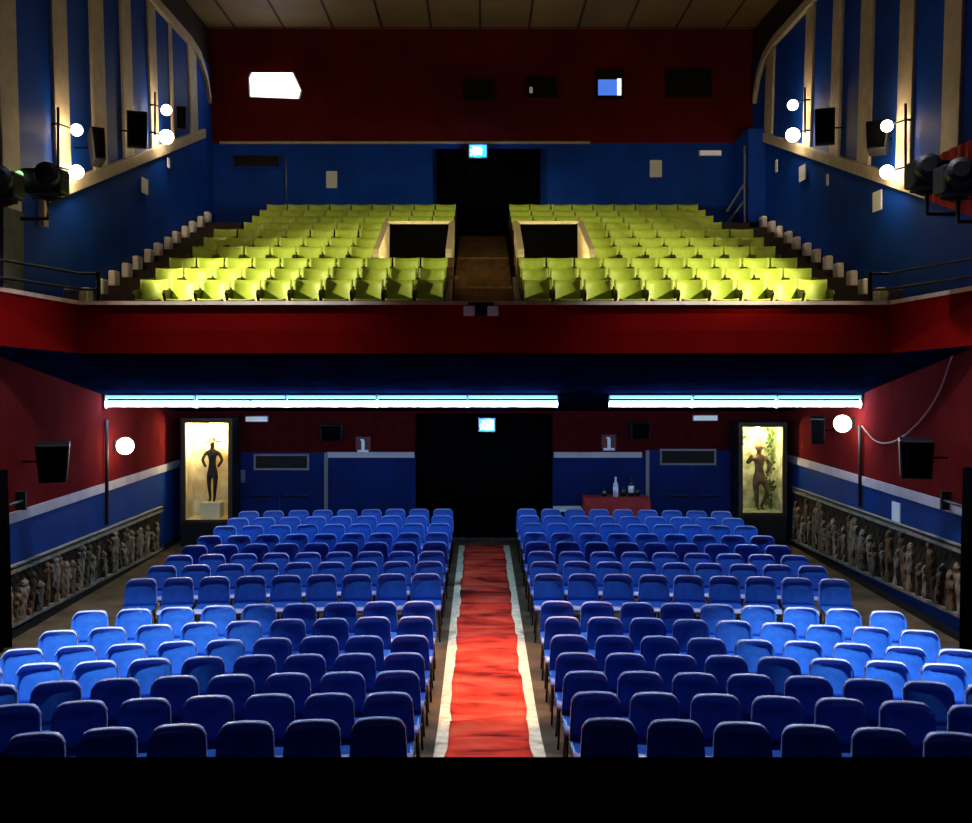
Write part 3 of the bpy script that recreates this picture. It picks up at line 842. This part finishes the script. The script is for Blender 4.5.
# ------------------------------------------------------------------ booth windows in the red wall
def port(x0, x1, y0, y1, label, inner, extra=None):
    a = at(x0, y1, YU - .05); b = at(x1, y0, YU - .05)
    t = thing('booth_window', label, 'window', ((a.x + b.x) / 2, YU - .06, a.z))
    t['kind'] = 'structure'
    w, h = (b.x - a.x), b.z - a.z
    bm = bmesh.new()
    for q in ((-w / 2 - .05, -w / 2, 0, h), (w / 2, w / 2 + .05, 0, h), (-w / 2 - .05, w / 2 + .05, -.05, 0), (-w / 2 - .05, w / 2 + .05, h, h + .05)):
        box(bm, q[0], q[1], -.02, .06, q[2], q[3])
    obj('frame', bm, M['black'], t)
    bm = bmesh.new(); box(bm, -w / 2, w / 2, .02, .05, 0, h); obj('pane', bm, inner, t)
    return t, w, h
# the glaring port is a skewed quadrilateral
t = thing('booth_window', 'glaring white projection window at the left of the red wall', 'window', (0, 0, 0)); t['kind'] = 'structure'
bm = bmesh.new()
q = [at(251, 96, YU - .03), at(298, 98, YU - .03), at(300, 90, YU - .03), at(292, 73, YU - .03), at(252, 73, YU - .03), at(250, 78, YU - .03)]
v = [bm.verts.new(p) for p in q]; w_ = [bm.verts.new(p + Vector((0, .02, 0))) for p in q]
bm.faces.new(v); bm.faces.new(w_[::-1])
for i in range(6): bm.faces.new((v[i], v[(i + 1) % 6], w_[(i + 1) % 6], w_[i]))
obj('pane', bm, M['screenwhite'], t)
bm = bmesh.new(); c = sum(q, Vector()) / 6
vo = [bm.verts.new(c + (p - c) * 1.08 + Vector((0, .012, 0))) for p in q]; bm.faces.new(vo)
g_ = bmesh.ops.extrude_face_region(bm, geom=bm.faces[:]); bmesh.ops.translate(bm, vec=(0, .016, 0), verts=[e for e in g_['geom'] if isinstance(e, bmesh.types.BMVert)])
obj('frame', bm, M['white'], t)
port(466, 491, 82, 98, 'dark booth window left of centre on the red wall', M['booth'])
t, w, h = port(529, 555, 79, 95, 'dark booth window with a small glint just right of centre', M['booth'])
bm = bmesh.new(); box(bm, -w / 2 + .01, -w / 2 + .09, .005, .02, .05, .2); obj('lens', bm, M['whitelamp'], t)
t, w, h = port(598, 622, 72, 96, 'booth window glowing blue with a white bar', M['booth'])
bm = bmesh.new(); box(bm, -w / 2, w / 2 - .12, .0, .02, .02, h * .68); obj('lit_pane', bm, M['boothblue'], t)
bm = bmesh.new(); box(bm, w / 2 - .12, w / 2 - .02, -.005, .02, .02, h * .72); obj('light_bar', bm, mat('lit_white_bar', (1, 1, 1), emit=(.75, .82, 1), estr=1.6), t)
port(668, 710, 70, 95, 'wide dark booth window at the right of the red wall', M['booth'])

# ------------------------------------------------------------------ exit signs
def exit_sign(x, y, D, w, h, label, pict):
    p = at(x, y, D)
    t = thing('exit_sign', label, 'sign', p)
    bm = bmesh.new(); box(bm, -w / 2 - .02, w / 2 + .02, 0, .08, -h / 2 - .02, h / 2 + .02); obj('casing', bm, M['metal'], t)
    bm = bmesh.new(); box(bm, -w / 2, w / 2, -.012, 0, -h / 2, h / 2); face = obj('face', bm, M['exitblue'], t)
    bm = bmesh.new()
    s = h
    if pict:   # running figure and doorway
        box(bm, -w * .05, w * .42, -.02, -.012, -h * .38, h * .40)
    else:
        box(bm, -w * .22, w * .22, -.02, -.012, -h * .3, h * .3)
    obj('doorway', bm, M['exitwhite'], face)
    bm = bmesh.new(); ball(bm, (-w * .25, -.02, h * .26), h * .10, sy=.3, seg=10)
    tube(bm, [(-w * .24, -.018, h * .14), (-w * .30, -.018, -h * .10), (-w * .42, -.018, -h * .34)], h * .07, 6)
    tube(bm, [(-w * .30, -.018, -h * .10), (-w * .16, -.018, -h * .20), (-w * .16, -.018, -h * .38)], h * .06, 6)
    tube(bm, [(-w * .44, -.018, h * .02), (-w * .25, -.018, h * .12), (-w * .10, -.018, 0)], h * .05, 6)
    obj('running_figure', bm, M['exitwhite'], face)
    light('sign_glow', 'POINT', p + Vector((0, -.25, 0)), 6, (.2, .6, 1.0), t, size=.08)
exit_sign(478, 151, YU - .36, .42, .30, 'glowing blue exit sign above the balcony curtain', False)
exit_sign(487, 425, 21.2, .32, .26, 'glowing blue exit sign above the stalls entrance', True)

# emergency lights, grilles, notices, signs
def flat_thing(name, x0, x1, y0, y1, D, m, label, cat, depth=.034, group=None):
    a = at(x0, y1, D); b = at(x1, y0, D)
    bm = bmesh.new(); box(bm, -(b.x - a.x) / 2, (b.x - a.x) / 2, 0, depth, 0, b.z - a.z)
    o = obj(name, bm, m, loc=((a.x + b.x) / 2, D, a.z), bevel=.004)
    return tag(o, label, cat, group)
def emergency(x0, x1, y0, y1, D, label):
    a = at(x0, y1, D); b = at(x1, y0, D)
    t = thing('emergency_light', label, 'light', ((a.x + b.x) / 2, D, a.z)); w, h = b.x - a.x, b.z - a.z
    bm = bmesh.new(); box(bm, -w / 2, w / 2, 0, .085, 0, h); obj('housing', bm, mat('grey_housing', (.30, .29, .30), .5), t, bevel=.01)
    bm = bmesh.new(); box(bm, -w / 2 + .02, w / 2 - .02, -.015, 0, .015, h - .015); obj('diffuser', bm, M['whitelamp'], t)
emergency(245, 268, 416, 422, YB - .08, 'white emergency light high on back wall left of entrance')
emergency(693, 718, 415, 421, YB - .08, 'white emergency light high on back wall right of entrance')
emergency(699, 722, 150, 156, YU - .08, 'white emergency light at the right of the rear balcony wall')
flat_thing('notice', 326, 337, 171, 188, YU - .03, M['paper'], 'white paper notice on the rear balcony wall left of curtain', 'notice')
flat_thing('notice', 650, 662, 160, 177, YU - .03, M['paper'], 'white paper notice on the rear balcony wall right of curtain', 'notice')
def side_notice(xw, side, y, z, w, h, label):
    bm = bmesh.new(); box(bm, -.01, .01, -w / 2, w / 2, -h / 2, h / 2)
    tag(obj('notice', bm, M['paper'], loc=(xw + side * .012, y, z)), label, 'notice')
def on_wall(x, xw): return xw * F / (x - 480)
for x, y, xw, w, h, lab in ((144, 186, WL, .36, .30, 'white notice on the left balcony wall under the moulding'),
                            (803, 173, WR, .40, .32, 'small white notice under the moulding beside the far right sconce'),
                            (878, 201, WR, .36, .33, 'white notice under the moulding beside the nearer right sconce'),
                            (777, 166, WR, .14, .28, 'tiny white notice at the rear end of the right moulding'),
                            (828, 180, WR, .10, .22, 'narrow white switch plate below the right wall loudspeaker'),
                            (168, 163, WL, .14, .2, 'tiny white switch plate below the far left sconce'),
                            (897, 512, WR, .30, .31, 'white notice on the blue dado above the right relief')):
    D = on_wall(x, xw)
    side_notice(xw, 1 if xw < 0 else -1, D, zz(y, D), w, h, lab)
def grille(x0, x1, y0, y1, D, label, mframe):
    a = at(x0, y1, D); b = at(x1, y0, D); w, h = b.x - a.x, b.z - a.z
    t = thing('vent_grille', label, 'vent', ((a.x + b.x) / 2, D, a.z))
    bm = bmesh.new()
    for q in ((-w / 2, w / 2, 0, .04), (-w / 2, w / 2, h - .04, h), (-w / 2, -w / 2 + .04, .04, h - .04), (w / 2 - .04, w / 2, .04, h - .04)): box(bm, q[0], q[1], -.03, .02, q[2], q[3])
    obj('frame', bm, mframe, t)
    bm = bmesh.new(); n = 6
    for i in range(n): rbox(bm, (0, 0, .05 + (h - .1) * (i + .5) / n), (w - .08, .02, .015), Matrix.Rotation(R(35), 3, 'X'))
    obj('slats', bm, M['pipe'], t)
    bm = bmesh.new(); box(bm, -w / 2 + .03, w / 2 - .03, .012, .02, .03, h - .03); obj('backing', bm, M['black'], t)
palefr = mat('pale_grille_frame', (.20, .18, .19), .5)
grille(254, 309, 454, 470, YB - .09, 'vent grille in the blue door left of the stalls entrance', palefr)
grille(660, 716, 449, 465, YB - .09, 'vent grille in the blue door right of the stalls entrance', palefr)
grille(232, 281, 154, 168, YU - .05, 'dark vent grille at the left of the rear balcony wall', M['blue_wall'])
bm = bmesh.new(); p = at(286, 155, YU - .016); tube(bm, [p, p + Vector((0, 0, -1.15))], .02, 8)
tag(obj('conduit', bm, M['metal'], smooth=True), 'thin grey conduit on the rear wall beside the dark grille', 'pipe')

# doors in the back wall of the stalls
for k, (x0, x1, ztop, lab) in enumerate(((234, 326, 1.93, 'dark blue double door left of the stalls entrance'), (647, 738, 1.98, 'dark blue double door right of the stalls entrance'))):
    a = at(x0, 500, YB - .02).x; b = at(x1, 500, YB - .02).x
    t = thing('door_%d' % (k + 1), lab, 'door', (0, 0, 0)); t['kind'] = 'structure'
    mid = (a + b) / 2
    leaves = {-1: bx('leaf', a, mid - .005, YB - .05, YB, .02, ztop, M['dim_blue_back'], t), 1: bx('leaf', mid + .005, b, YB - .05, YB, .02, ztop, M['dim_blue_back'], t)}
    xf = b if k == 0 else a
    bx('jamb', xf - .03, xf + .04, YB - .08, YB, 0, ztop, palefr, t)
    for s in (-1, 1):
        bm = bmesh.new(); tube(bm, [(mid + s * .1, YB - .05, 1.0), (mid + s * .1, YB - .11, 1.0), (mid + s * .6, YB - .11, 1.0), (mid + s * .6, YB - .05, 1.0)], .015, 6); obj('push_bar', bm, M['pipe'], leaves[s])
flat_thing('light_switch', 240.5, 245, 470, 483, YB - .075, M['metal'], 'white switch plate beside the left display case', 'switch', .02)

# fire signs: dark red plates with a white pictogram
def fire_sign(x, y, lab):
    p = at(x, y, YB - .03)
    t = thing('fire_sign', lab, 'sign', p)
    bm = bmesh.new(); box(bm, -.16, .16, 0, .012, -.18, .18); plate = obj('plate', bm, M['redsign'], t)
    bm = bmesh.new(); box(bm, -.12, .12, -.01, 0, -.16, -.11); box(bm, -.035, .035, -.01, 0, -.11, .10); box(bm, -.06, .02, -.01, 0, .10, .13)
    obj('pictogram', bm, M['paper'], plate)
fire_sign(363, 445, 'small red fire sign with white pictogram left of entrance')
fire_sign(609, 443, 'small red fire sign with white pictogram right of entrance')

# ------------------------------------------------------------------ red covered table with bottles
ty0, ty1 = 20.75, 21.3
tx0, tx1, tz = 2.22, 3.60, 1.035
t = thing('table', 'table under a red cloth at the back of the stalls', 'table', ((tx0 + tx1) / 2, (ty0 + ty1) / 2, 0))
hw, hd = (tx1 - tx0) / 2, (ty1 - ty0) / 2
bm = bmesh.new(); box(bm, -hw + .02, hw - .02, -hd + .02, hd - .02, tz - .04, tz - .005); obj('tabletop', bm, M['brown'], t)
for sx in (-1, 1):
    for sy in (-1, 1):
        bm = bmesh.new(); rbox(bm, (sx * (hw - .08), sy * (hd - .08), (tz - .04) / 2 + .001), (.05, .05, tz - .042)); obj('leg', bm, M['brown'], t)
bm = bmesh.new(); n = 90; per = []
for i in range(n):
    f = i / n * 4; k = int(f); s = f - k
    cs = [(-hw, -hd), (hw, -hd), (hw, hd), (-hw, hd)]
    a, b = Vector(cs[k]), Vector(cs[(k + 1) % 4]); per.append(a + (b - a) * s)
top = [bm.verts.new((p.x, p.y, tz)) for p in per]
mid = [bm.verts.new((p.x * (1.01 + .008 * math.sin(i * .9)), p.y * (1.02 + .03 * math.sin(i * .9)), tz - .2)) for i, p in enumerate(per)]
low = [bm.verts.new((p.x * (1.02 + .02 * math.sin(i * .9 + .3)), p.y * (1.05 + .08 * math.sin(i * .9 + .3)), .05)) for i, p in enumerate(per)]
bm.faces.new(top)
for A, B in ((top, mid), (mid, low)):
    for i in range(n): bm.faces.new((A[i], A[(i + 1) % n], B[(i + 1) % n], B[i]))
cl = obj('tablecloth', bm, M['redcloth'], loc=((tx0 + tx1) / 2, (ty0 + ty1) / 2, 0))
tag(cl, 'red cloth draped over the table at the back of the stalls', 'tablecloth')
def bottle(x, y, h, r, m, label, lm):
    t = thing('bottle', label, 'bottle', (x, y, tz + .001), group='bottles on the red table')
    bm = bmesh.new(); lathe(bm, [(r * .9, 0), (r, .01), (r, h * .58), (r * .8, h * .68), (r * .38, h * .76), (r * .36, h * .94), (r * .42, h * .95), (r * .42, h)], (0, 0, 0), 16); body = obj('body', bm, m, t, smooth=True)
    bm = bmesh.new(); lathe(bm, [(r * 1.03, h * .18), (r * 1.03, h * .50)], (0, 0, 0), 16); obj('label', bm, lm, body, smooth=True)
bottle(2.90, 20.95, .42, .055, M['palebottle'], 'tall pale bottle in the middle of the red table', M['paper'])
bottle(3.24, 21.0, .46, .06, M['glassbottle'], 'tall dark bottle with pale label on the red table', M['paper'])
bottle(3.08, 21.05, .22, .06, M['glassbottle'], 'short dark bottle between the two tall bottles', M['glassbottle'])
bottle(2.66, 21.0, .18, .06, M['glassbottle'], 'short dark bottle left of the pale bottle', M['glassbottle'])
bottle(3.38, 21.02, .2, .055, M['glassbottle'], 'short dark bottle at the right end of the table', M['glassbottle'])
t = thing('side_table', 'small white-topped table between entrance and red table', 'table', (1.88, 21.0, 0))
bm = bmesh.new(); box(bm, -.30, .30, -.22, .22, .74, .80); obj('tabletop', bm, M['white'], t, bevel=.008)
for sx in (-1, 1):
    for sy in (-1, 1):
        bm = bmesh.new(); tube(bm, [(sx * .26, sy * .18, .0), (sx * .26, sy * .18, .74)], .015, 6); obj('leg', bm, M['black'], t)

# ------------------------------------------------------------------ display cases in the rear corners
def case(x0, x1, y0, y1, D, lining, label, lampy, pw):
    a = at(x0, y1, D); b = at(x1, y0, D)
    cx, w, h = (a.x + b.x) / 2, b.x - a.x, b.z - a.z
    zb = a.z; dp = YB - D - .03
    t = thing('display_case', label, 'display case', (cx, D, 0))
    f = .09
    bm = bmesh.new()
    box(bm, -w / 2 - f, -w / 2, 0, .06, zb - .06, zb + h + .10); box(bm, w / 2, w / 2 + f, 0, .06, zb - .06, zb + h + .10)
    box(bm, -w / 2, w / 2, 0, .06, zb + h, zb + h + .10); box(bm, -w / 2, w / 2, 0, .06, zb - .06, zb)
    obj('frame', bm, M['brown_dark'], t)
    bm = bmesh.new(); box(bm, -w / 2 - f, w / 2 + f, .02, dp, 0.0, zb - .06); obj('base', bm, M['black'], t)
    bm = bmesh.new()
    box(bm, -w / 2 - .05, -w / 2, .06, dp, zb - .05, zb + h + .05); box(bm, w / 2, w / 2 + .05, .06, dp, zb - .05, zb + h + .05)
    box(bm, -w / 2, w / 2, .06, dp, zb - .05, zb); box(bm, -w / 2, w / 2, .06, dp, zb + h, zb + h + .05)
    box(bm, -w / 2, w / 2, dp - .03, dp, zb, zb + h)
    obj('lining', bm, lining, t)
    bm = bmesh.new()
    box(bm, -w / 2 - f, -w / 2 - .052, .06, dp, zb - .06, zb + h + .10); box(bm, w / 2 + .052, w / 2 + f, .06, dp, zb - .06, zb + h + .10)
    box(bm, -w / 2 - .05, w / 2 + .05, .06, dp, zb + h + .055, zb + h + .10)
    obj('casing', bm, M['black'], t)
    bm = bmesh.new(); box(bm, -w / 2, w / 2, .03, .036, zb, zb + h); obj('glass_pane', bm, M['glass'], t)
    bm = bmesh.new(); ball(bm, (0, dp * .5, zb + h - .08), .06, seg=14); obj('bulb', bm, M['bulb'], t, smooth=True)
    light('case_light', 'POINT', (cx, D + dp * .5 - .02, zb + h - .10), pw, (1.0, .88, .55), t, size=.09)
    return cx, zb, w, h, dp
DC = 20.75
cx, zb, w, h, dp = case(185, 228, 423, 520, DC, M['yellowish'], 'lit glazed display case in the left rear corner', 0, 190)
# pedestal and bronze figure
t = tag(bx('pedestal', cx - .20 + .02, cx + .24, DC + .16, DC + .54, zb + .002, zb + .34, M['cream_wall'], bevel=.01), 'cream pedestal block inside the left display case', 'pedestal')
def skin_figure(name, vs, es, m, parent=None, loc=(0, 0, 0), sub=2):
    me = bpy.data.meshes.new(name); me.from_pydata([v[:3] for v in vs], es, []); me.update()
    me.materials.append(m)
    o = bpy.data.objects.new(name, me); COL.objects.link(o); o.location = loc
    if parent: o.parent = parent
    o.modifiers.new('skin', 'SKIN')
    if not me.skin_vertices: 
        bpy.context.view_layer.objects.active = o
    lay = me.skin_vertices[0].data
    for i, v in enumerate(vs):
        lay[i].radius = (v[3], v[3] * .8); lay[i].use_root = (i == 0)
    s = o.modifiers.new('sub', 'SUBSURF'); s.levels = sub; s.render_levels = sub
    return o
VS = [(0, 0, .72, .12), (0, 0, .86, .085), (0, -.01, 1.02, .125), (0, 0, 1.14, .10), (0, 0, 1.22, .045), (0, -.01, 1.31, .075), (0, -.01, 1.38, .055),
      (-.17, 0, 1.12, .06), (-.26, 0, .96, .05), (-.15, -.07, .80, .04), (.17, 0, 1.12, .06), (.26, 0, .96, .05), (.15, -.07, .80, .04),
      (-.09, 0, .62, .095), (-.075, -.02, .36, .062), (-.05, 0, .08, .042), (-.06, -.09, .03, .035),
      (.09, 0, .62, .095), (.075, -.02, .36, .062), (.05, 0, .08, .042), (.06, -.09, .03, .035)]
ES = [(0, 1), (1, 2), (2, 3), (3, 4), (4, 5), (5, 6), (3, 7), (7, 8), (8, 9), (3, 10), (10, 11), (11, 12), (0, 13), (13, 14), (14, 15), (15, 16), (0, 17), (17, 18), (18, 19), (19, 20)]
t = thing('statue', 'dark bronze figure in a wide hat on the cream pedestal', 'statue', (cx + .03, DC + .35, zb + .335))
t.scale = (.84, .9, .94)
skin_figure('body', VS, ES, M['bronze'], t)
bm = bmesh.new(); lathe(bm, [(.25, 1.37), (.24, 1.385), (.09, 1.40), (.08, 1.46), (.04, 1.48)], (0, -.01, 0), 20); obj('hat', bm, M['bronze'], t, smooth=True)
cx, zb, w, h, dp = case(743, 783, 427, 513, DC, M['mottled'], 'lit glazed display case in the right rear corner', 0, 95)
t = thing('statue', 'tan painted figure standing among leaves in right display case', 'statue', (cx + .02, DC + .36, zb + .003), R(15))
VS2 = [(x, y, z * 1.0 + .0, r) for x, y, z, r in VS]
VS2[8] = (-.30, -.02, 1.02, .05); VS2[9] = (-.22, -.10, 1.22, .04); VS2[17] = (.10, -.05, .62, .095); VS2[18] = (.14, -.12, .38, .062)
skin_figure('body', VS2, ES, M['tan'], t)
bm = bmesh.new(); ball(bm, (0, .01, 1.36), .09, seg=14); obj('hair', bm, mat('orange_brown_hair', (.5, .2, .05), .7), t, smooth=True)
bm = bmesh.new()
rnd = random.Random(5)
for i in range(130):
    side = rnd.choice((-1, 1, 1))
    x = side * rnd.uniform(.24, w / 2 - .06); z = rnd.uniform(.05, h - .1); y = rnd.uniform(.42, dp - .08)
    if side < 0 and z < h * .7: continue
    a = Matrix.Rotation(rnd.uniform(0, 6.3), 3, 'Y') @ Matrix.Rotation(rnd.uniform(-.7, .7), 3, 'X')
    L, W = rnd.uniform(.07, .13), .03
    pts = [Vector((0, 0, 0)), Vector((W, -.01, L * .5)), Vector((0, 0, L)), Vector((-W, -.01, L * .5))]
    up = [bm.verts.new(a @ p + Vector((x, y, z))) for p in pts]; bm.faces.new(up)
for side in (1,):
    tube(bm, [(side * .34, .5, 0), (side * .30, .52, h * .4), (side * .36, .5, h * .9)], .008, 5)
o = obj('vine', bm, M['leaf'], loc=(cx, DC, zb + .003))
o.modifiers.new('thick', 'SOLIDIFY').thickness = .004
tag(o, 'green leafy vine climbing inside the right display case', 'plant')

# ------------------------------------------------------------------ reliefs along the dado
for i_, (c_, d_) in enumerate((((.06, .034, .018), (.02, .011, .006)), ((.32, .23, .13), (.09, .055, .03)), ((.22, .135, .065), (.07, .04, .02)), ((.36, .28, .20), (.10, .065, .045)), ((.24, .13, .06), (.08, .045, .02)))):
    M['rl%d' % i_] = mat('relief_paint', c_, .75, spec=.1, col2=d_, vscale=9, stretch=(1, 2, .8))
def relief(xw, side, ya, yb, z0a, z0b, z1a, z1b, label, seed):
    t = thing('relief_panel', label, 'relief')
    rnd = random.Random(seed)
    nY, nZ = 260, 34
    figs = []
    y = ya + .25
    while y < yb - .15:
        figs.append((y, rnd.uniform(.07, .16), rnd.uniform(.5, .98), rnd.uniform(-.22, .22), rnd.uniform(.6, 1.0))); y += rnd.uniform(.15, .32)
    bm = bmesh.new(); grid = []; mi_ = {}
    for i in range(nY + 1):
        f = i / nY; y = ya + (yb - ya) * f
        z0 = z0a + (z0b - z0a) * f; z1 = z1a + (z1b - z1a) * f
        col = []
        for j in range(nZ + 1):
            v = j / nZ
            d = .015; who = 0
            for q_, (fy, fw, fh, lean, am) in enumerate(figs):
                yy = (y - fy - lean * (v - .5)) / fw
                if abs(yy) > 2.2: continue
                body = max(0, 1 - yy * yy * (1.0 + .9 * (v < .35)) ) * (1 if v < fh - .14 else max(0, 1 - (v - fh + .14) / .05))
                head = max(0, 1 - ((v - fh + .04) / .085) ** 2 - (yy * 1.5) ** 2)
                dn = max(.015 + am * .085 * math.sqrt(max(0, body)), .015 + am * .09 * math.sqrt(head))
                if dn > d:
                    d = dn
                    if d > .038: who = 1 + (q_ * 7 + (v < .45) * 2) % 4
            d += .012 * math.sin(y * 31 + v * 9) * math.sin(v * 23 + y * 7)
            col.append(bm.verts.new((xw + side * d, y, z0 + (z1 - z0) * v))); mi_[(i, j)] = who
        grid.append(col)
    for i, (a, b) in enumerate(zip(grid, grid[1:])):
        for j in range(nZ): bm.faces.new((a[j], b[j], b[j + 1], a[j + 1])).material_index = mi_[(i, j)]
    obj('carving', bm, [M['rl0'], M['rl1'], M['rl2'], M['rl3'], M['rl4']], t, smooth=True)
    def strip(za, zb_, hgt, name):
        bm = bmesh.new(); vs = []
        for y, z in ((ya, za), (yb, zb_)):
            for zz_ in (z, z + hgt):
                vs += [bm.verts.new((xw, y, zz_)), bm.verts.new((xw + side * .07, y, zz_))]
        for q in ((0, 1, 3, 2), (4, 6, 7, 5), (1, 5, 7, 3), (0, 2, 6, 4), (2, 3, 7, 6), (0, 4, 5, 1)): bm.faces.new([vs[i] for i in q])
        obj(name, bm, M['reliefframe'], t)
    strip(z1a, z1b, .05, 'frame_rail'); strip(z1a + .09, z1b + .09, .02, 'frame_rail'); strip(z0a - .05, z0b - .05, .05, 'frame_rail')
relief(WL, 1, 13.4, 20.2, CZ - 3.62, CZ - 3.76, CZ - 2.92, CZ - 3.02, 'long carved figure relief low on the left wall', 3)
relief(WR, -1, 13.4, 20.9, CZ - 3.45, CZ - 3.70, CZ - 2.60, CZ - 2.70, 'long carved figure relief low on the right wall', 11)
struct(bx('baseboard_left', WL, WL + .04, 6, YB, 0, .12, M['black']), 'black skirting along the left wall', 'baseboard')
struct(bx('baseboard_right', WR - .04, WR, 6, YB, 0, .12, M['black']), 'black skirting along the right wall', 'baseboard')

# twin lamp on the parapet
p = at(481, 311, DF - .1)
t = thing('twin_lamp', 'black device with two pale lamp heads on the balcony front', 'lamp', p)
bm = bmesh.new(); rbox(bm, (0, 0, 0), (.18, .14, .16)); obj('body', bm, M['black'], t, bevel=.01)
bm = bmesh.new(); rbox(bm, (0, .04, .11), (.40, .05, .05)); obj('bracket', bm, M['black'], t)
for s in (-1, 1):
    bm = bmesh.new(); rbox(bm, (s * .18, -.02, 0), (.17, .10, .15)); obj('lamp_head', bm, M['white'], t, bevel=.015)

# cables on the right wall
def cable(pts, r, label, m):
    P = [Vector(p) for p in pts]; out = []
    for i in range(len(P) - 1):
        p0, p1, p2, p3 = P[max(i - 1, 0)], P[i], P[i + 1], P[min(i + 2, len(P) - 1)]
        for k in range(6):
            t = k / 6
            out.append(.5 * (2 * p1 + (p2 - p0) * t + (2 * p0 - 5 * p1 + 4 * p2 - p3) * t * t + (3 * p1 - p0 - 3 * p2 + p3) * t ** 3))
    bm = bmesh.new(); tube(bm, out + [P[-1]], r, 6)
    o = obj('cable', bm, m, smooth=True)
    return tag(o, label, 'cable')
cm = mat('pale_cable', (.35, .16, .14), .6)
def rw(x, y):
    D = (WR - .05) * F / (x - 480); return at(x, y, D)
cable([rw(958, 342), rw(950, 362), rw(940, 390), rw(925, 415), rw(905, 435), rw(888, 443), rw(874, 440), rw(862, 426)], .012, 'thin cable looping down the right red wall', cm)

# ------------------------------------------------------------------ unseen house lights of the hall, with added rim and balcony fill
def unseen_spot(loc, target, power, col, cone, blend, label, size=.12):
    t = thing('unseen_spotlight', label, 'spotlight', loc)
    d = (Vector(target) - Vector(loc)).normalized()
    rot = d.to_track_quat('-Z', 'Y').to_euler()
    bm = bmesh.new(); lathe(bm, [(.10, .5), (.15, .45), (.17, .10), (.17, .03), (.15, .03), (.14, .2)], (0, 0, 0), 16)
    o = obj('housing', bm, M['black'], t); o.rotation_euler = rot
    bm = bmesh.new(); tube(bm, [(0, 0, .25), (0, 0, .55)], .02, 6); obj('bracket', bm, M['black'], t)
    light('beam', 'SPOT', Vector(loc) + d * .02, power, col, t, size=size, target=target, cone=cone, blend=blend)
unseen_spot((-6.1, 7.4, CZ + 3.4), (-4.9, 10.5, .8), 5600, (.86, 1.0, .93), 37, .6, 'house spotlight on the left wall above the front rows')
unseen_spot((6.2, 7.4, CZ + 3.4), (5.1, 10.5, .8), 6200, (.86, 1.0, .93), 37, .6, 'house spotlight on the right wall above the front rows')
unseen_spot((.1, 13.6, ZC - .6), (.09, 12.0, .0), 8200, (1.0, .60, .30), 18, .5, 'house spotlight under the ceiling over the aisle')
for s, nm in ((-1, 'left'), (1, 'right')):
    unseen_spot((s * 3.6, 12.7, ZC - .6), (s * 3.6, 11.6, 0), 3300, (.82, .86, 1.0), 60, .6, 'added spotlight above the %s stalls block to brighten chair rims' % nm)  # unseen lamps added so the chair rims catch light
    unseen_spot((s * 3.2, 10.5, ZC - .6), (s * 3.3, 17.6, CZ + 1.5), 70, (1.0, .78, .40), 46, .8, 'added spotlight under the ceiling to brighten the %s balcony seats' % nm)  # unseen fill lamps added for the lime seats

# ------------------------------------------------------------------ camera, world, colour management
cam = bpy.data.cameras.new('camera'); co = bpy.data.objects.new('camera', cam); COL.objects.link(co)
co.location = (0, 0, CZ); co.rotation_euler = (R(90), 0, 0)
cam.sensor_width = 36; cam.lens = 36 * F / 972
cam.shift_x = 6 / 972; cam.shift_y = -46.5 / 972
SC.camera = co
w = bpy.data.worlds.new('hall'); SC.world = w; w.use_nodes = True
w.node_tree.nodes['Background'].inputs[0].default_value = (.02, .025, .04, 1); w.node_tree.nodes['Background'].inputs[1].default_value = .3
SC.view_settings.view_transform = 'Standard'; SC.view_settings.look = 'None'
SC.view_settings.gamma = 1; SC.view_settings.exposure = 0; SC.view_settings.use_curve_mapping = False
